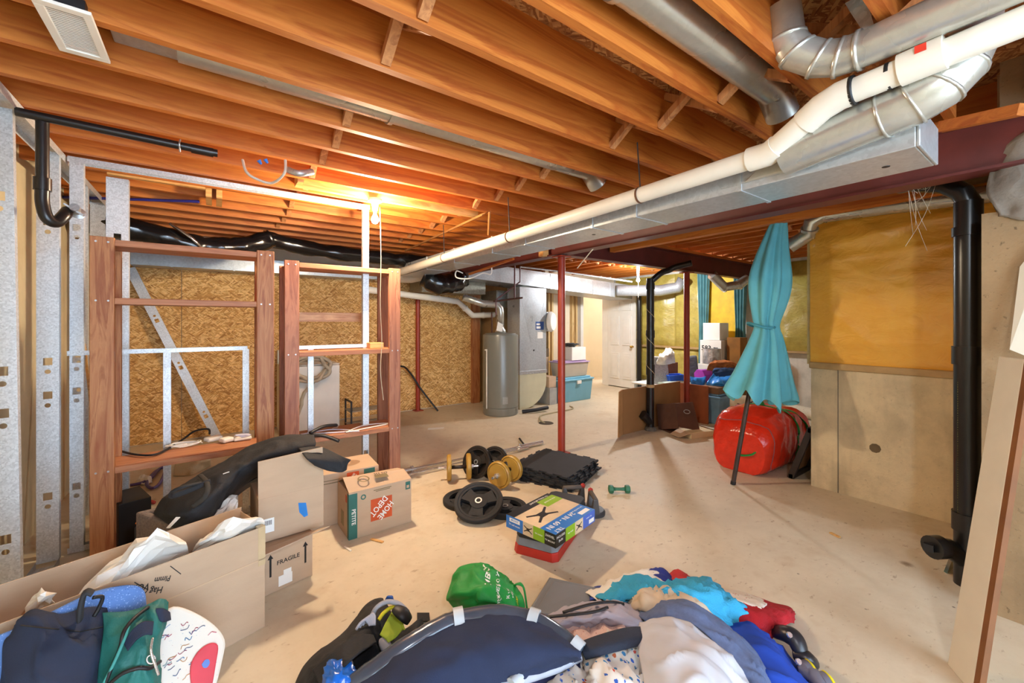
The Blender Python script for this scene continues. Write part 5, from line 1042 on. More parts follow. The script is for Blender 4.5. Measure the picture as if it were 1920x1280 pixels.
ob('white_tag', MB().prism([onz(312, 990, .47)-o_, onz(318, 990, .47)-o_, onz(338, 970, .51)-o_, onz(330, 970, .51)-o_], (0, 0, .003)), m_wh, kb); ob('zip_pull', MB().bar(onz(418, 888, .66)-o_, onz(430, 884, .665)-o_, .004, .004), m_chrome, kb)
# cables and adapters on the low board of the first shelf
ZS = .598
pipe('cable_loop', 'black cord looped on the low board of the first shelf', 'cable', [onz(*p, ZS+.01) for p in ((225, 845), (255, 852), (290, 852), (320, 838), (345, 822))]+[onz(365, 808, ZS+.06), onz(390, 804, ZS+.08), onz(393, 813, ZS+.03)], .007, m_black, 8, smooth_n=6)
def coil(label, c, r, n, m, z, th=.004, sq=.8):
    pts = [(c.x+r*(1-.25*((i*.13) % 1))*math.cos(i*.5), c.y+sq*r*(1-.2*((i*.17) % 1))*math.sin(i*.5), z+.002*(i % 9)) for i in range(n)]
    tag(ob('cable_coil', MB().tube(smoothpath(pts, 2), th, 6), m, smooth=True), label, 'cable')
coil('white cable in loose loops on the low board beside the black cord', onz(345, 836, ZS), .10, 36, m_white, ZS+.006, sq=.5)
for i, (u, v, w_, lab) in enumerate(((400, 826, .10, 'white network adapter in the middle of the low board'), (425, 828, .075, 'white flat adapter beside the coiled cable'))):
    c = onz(u, v, ZS); tag(ob('adapter', MB().box((-w_/2, -.035, 0), (w_/2, .035, .03), Matrix.Rotation(.5, 3, 'Z'), (c.x, c.y, ZS+.001)), m_white, bev=.01), lab, 'adapter')
c = onz(455, 824, ZS); ps = thing('power_adapter', 'round white charger with its cable coiled on top', 'adapter', (c.x, c.y, ZS+.001)); ob('body', MB().box((-.055, -.035, 0), (.055, .035, .02)), m_white, ps, bev=.008)
ob('cable', MB().tube([(.05*math.cos(i*.6)*(1-.2*((i*.11) % 1)), .03*math.sin(i*.6), .026+.0015*(i % 10)) for i in range(70)], .004, 6), plain('lilac_cable', 'cfd0e4', .5), ps, smooth=True)
# hangers on the second shelf
ZS2 = .543
def hanger(label, c, rz, m):
    t = thing('clothes_hanger', label, 'hanger', c, rz)
    ob('frame', MB().tube(smoothpath([(-.2, 0, .004), (0, .09, .006), (.2, 0, .004), (.19, -.012, .004), (-.19, -.012, .004), (-.2, 0, .004)], 5), .005, 6), m, t, smooth=True)
    ob('hook', MB().tube(smoothpath([(0, .09, .006), (0, .13, .006), (.025, .15, .006), (.03, .18, .006), (.005, .19, .006)], 5), .003, 6), m_galv, t, smooth=True)
hanger('white plastic clothes hanger at the right end of the low board', Vector((1.10, 3.62, ZS2)), .2, m_white); hanger('white and navy clothes hanger at the left end of the low board', Vector((.78, 3.64, ZS2)), -.4, plain('hanger_lilac', 'd0d0dc', .5))
for i, (a, b, lab) in enumerate((((.62, 3.58, .58), (.84, 3.68, .59), 'black curved grip lying over the hangers'), ((.60, 3.60, .56), (.82, 3.50, .50), 'black curved grip drooping off the low board'))):
    a, b = Vector(a), Vector(b); tag(ob('saw_handle', MB().tube(smoothpath([a, (a+b)/2+Vector((0, 0, .02)), b], 6), .018, 10, flat=.7), m_black, smooth=True), lab, 'handle')
# odds and ends on the floor behind the first shelf post
carton('black_case', 'black hard case standing behind the big wooden post', 'case', onz(222, 1000, .12)*1 - Vector((0, 0, .12)), .3, .16, .3, .30, m_black)
carton('dark_box', 'dark blue box leaning beside the black hard case', 'box', (-.36, 3.12, 0), -.35, .14, .22, .30, plain('dark_navy_box', '23283a', .5))
tag(ob('orange_tab', MB().prism([(-.36, 3.16, .304), (-.31, 3.16, .304), (-.30, 3.22, .304), (-.35, 3.23, .304)], (0, 0, .006)), plain('orange', 'e87a1e', .6)), 'orange plastic tab on the dark blue box behind the post', 'tab')
pipe('purple_hose', 'purple hose coiled on the floor behind the first shelf', 'hose', [onz(*p, .02) for p in ((240, 910), (265, 905), (285, 895), (300, 878), (310, 880), (300, 905), (285, 915), (275, 905), (290, 885), (312, 872))], .013, plain('purple_hose', '5a4a86', .5), 8, smooth_n=6)
tag(ob('red_tube', MB().tube([onz(250, 934, .015), onz(268, 936, .015), onz(289, 942, .015)], .014, 8), plain('red_rubber', 'a83a34', .6), smooth=True), 'short red tube on the floor behind the first shelf', 'tube')
cloth('ribbon_scraps', 'pink and white ribbon scraps on the floor behind the post', 'scraps', [[(225, 958, .005), (245, 962, .005), (258, 950, .005)], [(232, 944, .012), (250, 948, .02), (262, 942, .01)]], spots('pink_scraps', 'e6d8e2', ['d060c0', 'f0f0f0', 'b890d0'], 60, .3), .008, 40, 2)
cloth('white_scrap', 'white crumpled bag on the floor by the purple hose', 'scrap', [[(255, 908, .005), (270, 908, .01), (285, 905, .005)], [(262, 892, .03), (272, 890, .05), (284, 898, .02)]], m_white, .02, 25, 6)
lr_ = N([[(325, 892, .005), (360, 890, .005), (395, 872, .005)], [(330, 868, .07), (360, 870, .1), (395, 862, .09)], [(340, 860, .07), (365, 862, .12), (398, 855, .1)]])
tag(ob('mesh_roll', MB().grid(wrinkle(catgrid(lr_, 8, 8), .01, 20, 1)), spots('mesh_cloth', 'd0c2a0', ['9a8a68', 'b8a884'], 120, .25), smooth=True, solid=.004), 'rolled cream mesh on the floor under the first shelf', 'mesh')
# ------------------------------------------------------------------ foreground, left: boards and bags leaning on the long carton
PLP, PLN = Vector((-.3, 2.07, .45)), Vector((.27, -.83, .49)).normalized()
def pl(u, v, off=0):
    r = ray(u, v); q = PLP+PLN*off; return CAMP+r*((q-CAMP).dot(PLN)/r.dot(PLN))
def slab_px(name, label, cat, pts, off, th, m, k=4, par=None, bev=.012):
    P = smoothpath([pl(u, v, off) for u, v in pts+pts[:1]], k)[:-1]; o = ob(name, MB().prism(P, PLN*th), m, par, bev=bev)
    if par is None: tag(o, label, cat)
    return o
m_bfoam = spots('blue_foam', '5f86c8', ['7fa4dc', '9dbcec', '4d72b4'], 160, .3, .9)
slab_px('foam_board', 'blue speckled foam board behind the navy bag', 'board', [(0, 1190), (60, 1165), (120, 1135), (175, 1110), (235, 1098), (265, 1105), (272, 1135), (270, 1180), (200, 1260), (60, 1330), (-60, 1340), (-60, 1230)], .0, .035, m_bfoam)
kbd = thing('kick_board', 'white doodle-print kickboard with a red rounded pad', 'board', pl(350, 1250, .0)); o_ = kbd.location.copy()
def slab_loc(name, pts, off, th, m, par, o, k=4, bev=.01):
    P = [p-o for p in smoothpath([pl(u, v, off) for u, v in pts+pts[:1]], k)[:-1]]; return ob(name, MB().prism(P, PLN*th), m, par, bev=bev)
m_doodle = spots('doodle_print', 'e6dfd2', ['c8909a', '8aa8c0', 'a0b8c4', '8a94b0', 'd8c8a0', 'c48a98'], 60, .1, .6, (1.5, 1, 2.4))
slab_loc('board', [(290, 1160), (322, 1138), (360, 1148), (398, 1172), (418, 1200), (414, 1235), (400, 1290), (380, 1340), (280, 1340), (270, 1240)], .045, .03, m_doodle, kbd, o_)
slab_loc('red_pad', [(358, 1290), (356, 1250), (370, 1222), (392, 1206), (408, 1210), (404, 1245), (396, 1290), (385, 1330), (362, 1330)], .076, .008, plain('coral_red', 'd03a48', .5), kbd, o_, bev=.004)
slab_loc('blue_dot', [(378, 1245), (384, 1237), (391, 1236), (393, 1243), (388, 1251), (381, 1251)], .0845, .002, plain('dot_blue', '5a7ac0', .5), kbd, o_, bev=0)
random.seed(21); dc = ['b04a60', '5a88b0', '3a5a88', '9a3a50', '4a5a80', 'c08a50', '6a9aa8']
for i in range(34):
    u, v = random.uniform(300, 400), random.uniform(1155, 1275)
    if u+.0*v > 360 and v > 1205 or u > 385 and v < 1185 or (u < 315 and v < 1170): continue
    pts = [pl(u+5*k_+random.uniform(-2, 2), v-3*k_+random.uniform(-4, 4), .0768)-o_ for k_ in range(4)]
    ob('doodle', MB().tube(smoothpath(pts, 4), .0013, 4), plain('doodle_'+dc[i % 7], dc[i % 7], .6), kbd)
def pgrid(net, o, amp, freq, seed, k=9): return [[p-o for p in r] for r in wrinkle(catgrid([[pl(*p) for p in r] for r in net], k, k), amp, freq, seed)]
m_navy = plain('navy_cloth', '232c42', .85, var=.15, bump=.15, bscale=200); m_green = plain('teal_nylon', '1f6c66', .6, var=.15, bump=.2, bscale=120)
nb = thing('tote_bag', 'navy blue cloth bag with a black grip handle', 'bag', pl(100, 1260, .05)); o_ = nb.location.copy()
g = pgrid([[(38, 1160, .02), (65, 1142, .05), (110, 1152, .05), (160, 1140, .05), (200, 1140, .04)], [(22, 1190, .04), (60, 1172, .09), (110, 1180, .10), (160, 1180, .09), (205, 1172, .06)], [(10, 1205, .05), (55, 1215, .12), (110, 1215, .13), (160, 1220, .11), (200, 1215, .07)], [(5, 1255, .05), (50, 1262, .13), (110, 1265, .14), (160, 1265, .12), (195, 1262, .07)], [(-5, 1320, .03), (50, 1325, .12), (110, 1330, .13), (160, 1330, .1), (190, 1320, .04)]], o_, .014, 9, 5)
ob('body', MB().grid(g), m_navy, nb, smooth=True, solid=.004)
hp = [pl(150, 1160, .09)-o_, pl(152, 1135, .12)-o_, pl(160, 1110, .14)-o_, pl(174, 1112, .14)-o_, pl(175, 1140, .11)-o_, pl(178, 1158, .08)-o_]
ob('handle', MB().tube(smoothpath(hp[:4], 5), .02, 10, flat=.4), plain('handle_black', '2a2c30', .8), nb, smooth=True); ob('handle_loop', MB().tube(smoothpath([pl(174, 1120, .13)-o_, pl(192, 1119, .12)-o_, pl(185, 1140, .1)-o_, pl(176, 1155, .09)-o_], 5), .006, 8), m_black, nb, smooth=True)
for a, b in (((38, 1172), (150, 1184)), ((150, 1184), (192, 1175)), ((110, 1190), (185, 1225))): ob('seam', MB().tube([pl(*a, .105)-o_, pl((a[0]+b[0])/2, (a[1]+b[1])/2, .118)-o_, pl(*b, .09)-o_], .002, 5), m_black, nb)
gb = thing('backpack', 'dark green and navy backpack with black zips and a silver ring', 'backpack', pl(250, 1260, .06)); o_ = gb.location.copy()
g = pgrid([[(192, 1148, .06), (235, 1147, .08), (275, 1135, .09), (300, 1122, .1), (316, 1128, .08)], [(195, 1180, .09), (230, 1185, .13), (262, 1180, .15), (292, 1165, .15), (312, 1165, .1)], [(190, 1215, .1), (225, 1220, .15), (258, 1222, .18), (285, 1210, .17), (300, 1205, .11)], [(185, 1255, .1), (220, 1258, .15), (255, 1260, .18), (285, 1255, .17), (300, 1255, .1)], [(180, 1320, .06), (220, 1325, .12), (255, 1325, .14), (285, 1325, .13), (300, 1320, .06)]], o_, .012, 11, 9)
ob('body', MB().grid(g), m_green, gb, smooth=True, solid=.004)
g = pgrid([[(232, 1205, .17), (248, 1180, .175), (268, 1165, .175), (288, 1165, .17)], [(240, 1220, .185), (255, 1200, .19), (272, 1190, .19), (285, 1190, .185)]], o_, .004, 12, 2, 6); ob('navy_panel', MB().grid(g), m_navy, gb, smooth=True, solid=.004)
g = pgrid([[(292, 1140, .14), (305, 1140, .14), (318, 1148, .11)], [(293, 1158, .14), (305, 1166, .14), (320, 1162, .10)]], o_, .004, 12, 2, 6); ob('navy_corner', MB().grid(g), m_navy, gb, smooth=True, solid=.004)
for pts in (((278, 1138, .12), (250, 1160, .16), (232, 1185, .18), (225, 1215, .18), (205, 1262, .17), (195, 1290, .15)), ((205, 1282, .17), (230, 1262, .19), (260, 1252, .2), (282, 1252, .19), (300, 1240, .15))): ob('zip', MB().tube(smoothpath([pl(*p)-o_ for p in pts], 6), .006, 8), m_black, gb, smooth=True)
ob('piping', MB().tube(smoothpath([pl(*p)-o_ for p in ((242, 1170, .165), (232, 1200, .185), (215, 1240, .18), (195, 1280, .16))], 6), .005, 8), plain('light_teal', '3f9a94', .6), gb, smooth=True)
ob('ring', MB().tube([pl(283+8*math.cos(a), 1236+8*math.sin(a), .205)-o_ for a in [i*math.pi/8 for i in range(17)]], .0025, 6), m_chrome, gb, smooth=True); ob('hook', MB().tube(smoothpath([pl(*p)-o_ for p in ((286, 1196, .2), (283, 1215, .21), (285, 1230, .21), (292, 1250, .2), (297, 1265, .19))], 5), .004, 6), m_chrome, gb, smooth=True)
# ------------------------------------------------------------------ foreground, centre
def surf(g, s, t):
    nr, nc = len(g)-1, len(g[0])-1; a, b = max(0, min(.9999, s))*nr, max(0, min(.9999, t))*nc; i, j = int(a), int(b); a -= i; b -= j
    p = (g[i][j]*(1-a)+g[i+1][j]*a)*(1-b)+(g[i][j+1]*(1-a)+g[i+1][j+1]*a)*b
    n = (g[i+1][j]-g[i][j]).cross(g[i][j+1]-g[i][j]).normalized(); return p+(n if n.z > 0 else -n)*.0035
def onsurf(me, g, s0, t0, ds, dt):   # lay a flat print onto a soft surface: x -> dt/ds vectors in its net
    for v in me.vertices: v.co = surf(g, s0+v.co.x*ds[0]+v.co.y*ds[1], t0+v.co.x*dt[0]+v.co.y*dt[1])
gn = thing('shopping_bag', 'crumpled green shopping bag with white printing on the floor', 'bag', onz(915, 1145, 0)); o_ = gn.location.copy()
m_gbag = plain('green_bag', '14923c', .6, var=.1, bump=.15, bscale=150)
net = [[(848, 1085, .02), (862, 1062, .08), (900, 1056, .10), (935, 1072, .06), (962, 1100, .04)], [(845, 1095, .08), (870, 1078, .16), (905, 1072, .18), (945, 1090, .14), (975, 1112, .1)], [(838, 1122, .08), (868, 1105, .17), (905, 1100, .2), (948, 1115, .17), (982, 1130, .1)], [(850, 1138, .04), (875, 1135, .12), (910, 1130, .16), (950, 1140, .13), (985, 1150, .06)], [(862, 1150, .005), (885, 1152, .01), (915, 1152, .02), (950, 1155, .02), (986, 1160, .005)]]
g = [[p-o_ for p in r] for r in wrinkle(catgrid(N(net), 10, 10), .022, 9, 12)]
ob('body', MB().grid(g), m_gbag, gn, smooth=True, solid=.003)
ob('handle', MB().tube(smoothpath([onz(960, 1100, .1)-o_, onz(972, 1094, .14)-o_, onz(982, 1102, .12)-o_, onz(988, 1140, .06)-o_], 5), .014, 8, flat=.35), m_gbag, gn, smooth=True)
for s, size, s0, t0, m in (("I'M BACK", .10, .30, .55, m_wh), ('REMEMBER TO REUSE', .06, .42, .66, m_wh), ('made to\nbe reused', .05, .45, .80, m_wh), ('DOLLARAMA', .07, .62, .88, plain('print_yellow', 'e8dc28', .5))):
    o = text('print', s, size, m, gn, Matrix.Identity(4)); onsurf(o.data, g, s0, t0, (-.95, .0), (.0, .8))
# black open rucksack with a sneaker
rs = thing('rucksack', 'black open rucksack lying on the floor with a sneaker inside', 'backpack', onz(690, 1265, 0)); o_ = rs.location.copy()
def RG(net, name, m, amp=.01, freq=12, seed=1, k=8, solid=.004):
    gg = [[p-o_ for p in r] for r in wrinkle(catgrid(N(net), k, k), amp, freq, seed)]; ob(name, MB().grid(gg), m, rs, smooth=True, solid=solid); return gg
m_ruck = plain('ruck_black', '1b1c20', .8, var=.2, bump=.2, bscale=150)
RG([[(550, 1290, .005), (580, 1235, .01), (645, 1185, .01), (690, 1130, .01), (718, 1122, .02)], [(585, 1290, .12), (605, 1245, .16), (660, 1200, .17), (700, 1155, .15), (722, 1130, .1)], [(625, 1290, .15), (650, 1250, .13), (690, 1215, .13), (715, 1185, .12), (735, 1150, .1)], [(655, 1295, .12), (680, 1270, .06), (715, 1240, .05), (740, 1215, .05), (755, 1180, .06)], [(670, 1300, .10), (700, 1280, .10), (740, 1250, .12), (770, 1215, .13), (785, 1160, .09)], [(680, 1310, .005), (730, 1275, .005), (770, 1240, .01), (790, 1215, .01), (792, 1158, .01)]], 'body', m_ruck, .014, 10, 3)
RG([[(585, 1255, .14), (620, 1225, .19), (665, 1192, .2), (700, 1190, .17)], [(600, 1285, .17), (640, 1255, .2), (675, 1225, .21), (705, 1205, .18)]], 'flap', m_ruck, .008, 10, 8)
RG([[(712, 1190, .14), (724, 1165, .16), (740, 1140, .17), (752, 1150, .16)], [(722, 1198, .13), (735, 1180, .14), (750, 1165, .15), (757, 1170, .15)], [(728, 1205, .12), (742, 1195, .12), (754, 1182, .13), (760, 1180, .14)]], 'lining', plain('lime_lining', 'a8be3c', .8), .006, 14, 4, 6)
ob('sneaker_collar', MB().tube(smoothpath([onz(*p)-o_ for p in ((696, 1160, .14), (705, 1140, .19), (725, 1128, .21), (748, 1132, .2), (765, 1148, .17))], 6), .014, 10, flat=.7), plain('grey_sneaker', 'a8acb8', .8), rs, smooth=True)
ob('sneaker_tongue', MB().tube(smoothpath([onz(*p)-o_ for p in ((740, 1140, .2), (755, 1150, .19), (768, 1164, .16))], 6), [.02+.012*math.sin(i/12*3.1) for i in range(13)], 10, flat=.5), m_black, rs, smooth=True)
ob('yellow_trim', MB().tube(smoothpath([onz(*p)-o_ for p in ((710, 1162, .17), (720, 1148, .185), (736, 1138, .19), (747, 1146, .18))], 6), .008, 8), plain('yellow_trim', 'e0d424', .6), rs, smooth=True)
ob('insole', MB().tube(smoothpath([onz(*p)-o_ for p in ((716, 1195, .13), (724, 1212, .11), (730, 1230, .09))], 5), [.012, .018, .022, .024, .024, .024, .022, .02, .018, .012, .006], 10, flat=.4), plain('grey_insole', '9a9ca4', .8), rs, smooth=True)
for i in range(5): ob('lace', MB().tube(smoothpath([onz(*p)-o_ for p in ((668+6*i, 1180-4*i, .17), (676+5*i, 1168-4*i, .19), (686+4*i, 1162-2*i, .19), (694+2*i, 1172, .17))], 5), .006, 6), plain('grey_lace', 'b4b8c8', .8), rs, smooth=True)
ob('grey_band', MB().tube(smoothpath([onz(*p)-o_ for p in ((640, 1228, .2), (652, 1240, .19), (657, 1250, .17))], 5), .016, 8, flat=.4), plain('grey_lace', 'b4b8c8', .8), rs, smooth=True)
ob('blue_tab', MB().hexa([onz(*p)-o_ for p in ((718, 1130, .1), (738, 1132, .1), (740, 1126, .1), (722, 1126, .1), (724, 1118, .14), (736, 1120, .14), (737, 1115, .14), (727, 1115, .14))]), plain('tab_blue', '2c5cb0', .6), rs, bev=.006)
ob('side_strap', MB().hexa([onz(*p)-o_ for p in ((782, 1165, .02), (806, 1163, .02), (806, 1163, .008), (782, 1165, .008), (782, 1148, .02), (805, 1148, .02), (805, 1148, .008), (782, 1148, .008))]), m_ruck, rs)
cloth('blue_wrapper', 'shiny blue wrapper tucked in the mouth of the rucksack', 'wrapper', [[(602, 1290, .18), (630, 1290, .2), (680, 1290, .16)], [(608, 1262, .19), (635, 1255, .22), (672, 1262, .17)], [(615, 1240, .17), (628, 1236, .2), (645, 1245, .17)]], plain('shiny_blue', '1e6fd8', .2, spec=.7), .016, 22, 5, .003)
# navy padded seat shell with glossy rim
na = thing('padded_shell', 'navy padded seat shell with glossy dark rim and silver bands', 'seat', onz(900, 1275, 0)); o_ = na.location.copy()
rimp = [(640, 1300, .16), (700, 1255, .2), (760, 1212, .235), (820, 1176, .255), (860, 1160, .26), (930, 1150, .27), (1000, 1162, .26), (1050, 1192, .24), (1088, 1226, .21)]
low = [(700, 1400, .10), (760, 1380, .12), (820, 1350, .14), (860, 1320, .15), (900, 1297, .16), (950, 1282, .17), (1000, 1267, .18), (1050, 1250, .19), (1088, 1230, .2)]
mid = [tuple((a*.5+b*.5)+(0, 0, .05)[i] for i, (a, b) in enumerate(zip(p, q))) for p, q in zip(rimp, low)]
g = [[p-o_ for p in r] for r in wrinkle(catgrid(N([rimp, mid, low]), 12, 5), .010, 9, 3)]
ob('pad', MB().grid(g), plain('navy_fleece', '26304c', .95, var=.1, bump=.2, bscale=250), na, smooth=True, solid=.02)
RP = smoothpath([onz(*p)-o_ for p in rimp], 6); ob('rim', MB().tube(RP, [.037+.004*mnoise.noise(Vector((i*.7, 0, 0))) for i in range(len(RP))], 14, flat=.8), plain('glossy_charcoal', '454e5c', .2, spec=.7), na, smooth=True)
ob('outer_rim', MB().tube([p+Vector((.012, .03, -.02)) for p in RP], .022, 12), m_black, na, smooth=True)
ob('lower_piping', MB().tube([onz(*p)-o_ for p in low[3:]], .016, 10), plain('silver_piping', 'b0b6c4', .5), na, smooth=True)
m_silver = plain('silver_band', 'c4ccd2', .4)
for i in (24, 36, 46): 
    i = min(i, len(RP)-2); d = (RP[i+1]-RP[i-1]).normalized(); ob('band', MB().tube([RP[i]-d*.02, RP[i]+d*.02], .046, 14, flat=.85), m_silver, na, smooth=True, split=.7)
sp_ = onz(964, 1276, .18)-o_; ob('band', MB().tube([sp_+Vector((-.02, -.01, 0)), sp_+Vector((.025, .0, 0))], .024, 12), m_silver, na, smooth=True, split=.7)
ob('underside', MB().grid([[p+Vector((0, 0, -.0)) for p in g[-1]], [Vector((p.x, p.y, .003)) for p in g[-1]]]), plain('dark_blue_shell', '1a2148', .5), na, smooth=True); ob('back_shell', MB().grid([[p+Vector((.012, .04, -.02)) for p in g[0]], [Vector((p.x+.01, p.y+.03, .003)) for p in g[0]]]), m_black, na, smooth=True)
# grey bin lid
gl_ = thing('bin_lid', 'grey plastic bin lid lying on the floor under the clothes heap', 'lid', onz(1050, 1130, 0)); o_ = gl_.location.copy(); m_glid = plain('grey_lid', '73767c', .5, var=.05)
Q = [onz(985, 1165, .03)-o_, onz(1120, 1185, .06)-o_, onz(1118, 1106, .06)-o_, onz(1032, 1087, .05)-o_]; up_ = Vector((0, 0, .018))
ob('plate', MB().hexa(Q+[q+up_ for q in Q]), m_glid, gl_, bev=.012)
cq = sum(Q, Vector())/4; Q2 = [cq+(q-cq)*.8+up_ for q in Q]; ob('raised_panel', MB().hexa(Q2+[cq+(q-cq)*.76+up_*1.5 for q in Q]), m_glid, gl_, bev=.006)
ob('rim', MB().tube([q+up_*.6-Vector((0, 0, .012)) for q in Q+Q[:1]], .014, 10), m_glid, gl_, smooth=True); ob('skirt', MB().hexa([Vector((q.x, q.y, .002)) for q in [cq+(q-cq)*.9 for q in Q]]+[cq+(q-cq)*.9 for q in Q]), m_glid, gl_)
# ------------------------------------------------------------------ heap of clothes
m_turq = plain('turquoise_towel', '3aa4cc', .95, var=.12, bump=.4, bscale=160); m_lgrey = plain('light_grey_knit', 'c4c4ca', .95, var=.06); m_heather = plain('heather_blue', '5d6c90', .95, var=.12, scale=60); m_royal = plain('royal_blue', '1340a8', .85, var=.1); m_redk = plain('red_knit', 'a8141e', .95, var=.15, bump=.3, bscale=200); m_beige = plain('beige_fleece', 'cbb8a0', .95); m_lilacg = plain('lilac_grey_cloth', 'a9a3b0', .9, var=.06)
m_fleece = spots('patterned_fleece', 'd8cfc4', ['c04a3c', '2f5ab0', '3a7aa8', 'b8603c'], 34, .3, .95, (1.4, 1, 1)); m_pinkf = spots('pink_fleece', 'd8b8ae', ['c09088', 'e0c8c0'], 90, .3, .95)
cloth('white_jersey', 'white and blue jersey at the back of the clothes heap', 'shirt', [[(1095, 1118, .005), (1140, 1098, .005), (1200, 1076, .005), (1260, 1080, .005)], [(1098, 1112, .08), (1150, 1094, .1), (1205, 1072, .09), (1255, 1078, .06)], [(1120, 1125, .1), (1160, 1110, .14), (1215, 1092, .13), (1260, 1098, .1)]], m_white, .015, 11, 2)
cloth('blue_sleeve', 'dark blue sleeve at the back edge of the clothes heap', 'shirt', [[(1212, 1072, .01), (1240, 1068, .01), (1262, 1082, .01)], [(1216, 1070, .08), (1240, 1068, .09), (1260, 1085, .08)], [(1225, 1088, .11), (1245, 1090, .11), (1262, 1098, .1)]], plain('deep_royal', '1c2f8c', .85), .008, 15, 3)
cloth('red_sleeve', 'bright red sleeve at the back edge of the clothes heap', 'shirt', [[(1252, 1078, .005), (1270, 1070, .005), (1302, 1090, .005)], [(1256, 1080, .06), (1275, 1072, .08), (1300, 1092, .06)], [(1262, 1098, .1), (1282, 1098, .1), (1305, 1104, .08)]], plain('bright_red', 'c4201e', .8), .008, 15, 4)
cloth('striped_cuff', 'white and blue striped cuff at the left of the clothes heap', 'cuff', [[(1090, 1112, .01), (1115, 1100, .01), (1140, 1098, .01)], [(1092, 1118, .06), (1118, 1108, .08), (1142, 1104, .1)], [(1100, 1126, .07), (1125, 1122, .1), (1150, 1120, .1)]], plain('blue_white_stripe', '3850b0', .9, var=1.0, scale=8), .006, 15, 6)
cloth('red_white_shirt', 'red and white knitted shirt at the right of the clothes heap', 'shirt', [[(1345, 1105, .01), (1395, 1112, .005), (1445, 1128, .005), (1484, 1140, .005), (1488, 1168, .005)], [(1352, 1112, .08), (1395, 1122, .08), (1438, 1136, .09), (1474, 1148, .08), (1480, 1168, .05)], [(1360, 1130, .12), (1395, 1142, .13), (1428, 1156, .13), (1455, 1168, .1), (1462, 1178, .05)], [(1370, 1160, .1), (1400, 1172, .1), (1425, 1185, .08), (1440, 1195, .05), (1445, 1198, .02)]], m_redk, .012, 13, 5)
cloth('white_yoke', 'white patterned yoke on the red knitted shirt', 'shirt', [[(1348, 1104, .02), (1390, 1110, .02), (1436, 1126, .02)], [(1354, 1110, .09), (1395, 1120, .095), (1438, 1134, .1)], [(1362, 1122, .12), (1398, 1132, .13), (1428, 1142, .13)]], spots('yoke_print', 'e4dcd0', ['b02028', '8a8a6a'], 40, .18), .008, 13, 5)
cloth('turquoise_towel', 'bright turquoise towel bunched over the clothes heap', 'towel', [[(1110, 1118, .06), (1170, 1088, .08), (1235, 1092, .1), (1300, 1082, .06), (1350, 1098, .03)], [(1125, 1122, .13), (1180, 1100, .18), (1245, 1104, .19), (1310, 1095, .2), (1365, 1115, .12)], [(1150, 1130, .14), (1200, 1115, .19), (1265, 1115, .21), (1330, 1115, .22), (1400, 1140, .12)], [(1200, 1135, .12), (1250, 1130, .16), (1300, 1130, .19), (1345, 1140, .19), (1415, 1148, .08)], [(1260, 1140, .1), (1300, 1145, .12), (1340, 1160, .14), (1375, 1175, .12), (1405, 1165, .06)]], m_turq, .03, 11, 7)
cloth('beige_fleece', 'beige fleece folded in the middle of the clothes heap', 'fleece', [[(1175, 1128, .14), (1205, 1105, .2), (1250, 1106, .2), (1290, 1112, .2)], [(1185, 1138, .16), (1215, 1122, .23), (1265, 1122, .24), (1320, 1135, .22)], [(1200, 1152, .15), (1240, 1145, .22), (1300, 1150, .23), (1360, 1172, .18)]], m_beige, .022, 14, 9)
cloth('royal_blue_shirt', 'royal blue garment spread down the right of the clothes heap', 'shirt', [[(1365, 1172, .12), (1405, 1165, .13), (1435, 1188, .06), (1455, 1210, .01)], [(1380, 1215, .17), (1428, 1202, .17), (1465, 1225, .08), (1490, 1245, .01)], [(1405, 1255, .19), (1455, 1244, .18), (1495, 1262, .09), (1520, 1280, .01)], [(1425, 1300, .19), (1480, 1284, .18), (1520, 1300, .08), (1545, 1320, .01)], [(1480, 1300, .17), (1505, 1320, .15), (1540, 1345, .05), (1560, 1360, .01)]], m_royal, .016, 8, 11)
cloth('heather_sweater', 'heather blue-grey sweater curving across the clothes heap', 'sweater', [[(1192, 1150, .17), (1235, 1130, .23), (1280, 1125, .25), (1330, 1148, .24), (1375, 1182, .22), (1420, 1225, .2), (1450, 1290, .18)], [(1205, 1160, .2), (1250, 1145, .26), (1290, 1145, .28), (1335, 1168, .27), (1375, 1205, .25), (1415, 1248, .23), (1440, 1310, .2)], [(1215, 1168, .19), (1255, 1160, .25), (1290, 1165, .27), (1325, 1190, .26), (1360, 1225, .24), (1395, 1270, .22), (1420, 1330, .19)]], m_heather, .012, 11, 13)
cloth('grey_sweatshirt', 'light grey sweatshirt covering the front of the clothes heap', 'shirt', [[(1200, 1168, .2), (1250, 1158, .26), (1290, 1166, .28), (1330, 1195, .27), (1375, 1235, .25), (1420, 1290, .2)], [(1195, 1195, .22), (1245, 1185, .28), (1290, 1198, .3), (1335, 1225, .29), (1375, 1265, .26), (1410, 1320, .2)], [(1200, 1235, .22), (1245, 1230, .28), (1295, 1240, .3), (1340, 1265, .28), (1370, 1300, .25), (1395, 1350, .2)], [(1210, 1290, .2), (1250, 1290, .25), (1300, 1295, .27), (1340, 1310, .25), (1365, 1340, .22), (1385, 1380, .18)]], m_lgrey, .02, 9, 15)
cloth('lilac_trousers', 'lilac-grey trousers with black trim at the left of the clothes heap', 'trousers', [[(1060, 1138, .1), (1110, 1128, .12), (1160, 1128, .14), (1195, 1140, .14)], [(1020, 1158, .12), (1085, 1145, .17), (1150, 1138, .19), (1200, 1152, .18)], [(1000, 1168, .12), (1070, 1162, .17), (1145, 1155, .2), (1206, 1172, .18)], [(1010, 1180, .08), (1075, 1180, .12), (1145, 1175, .14), (1200, 1185, .14)]], m_lilacg, .014, 12, 17)
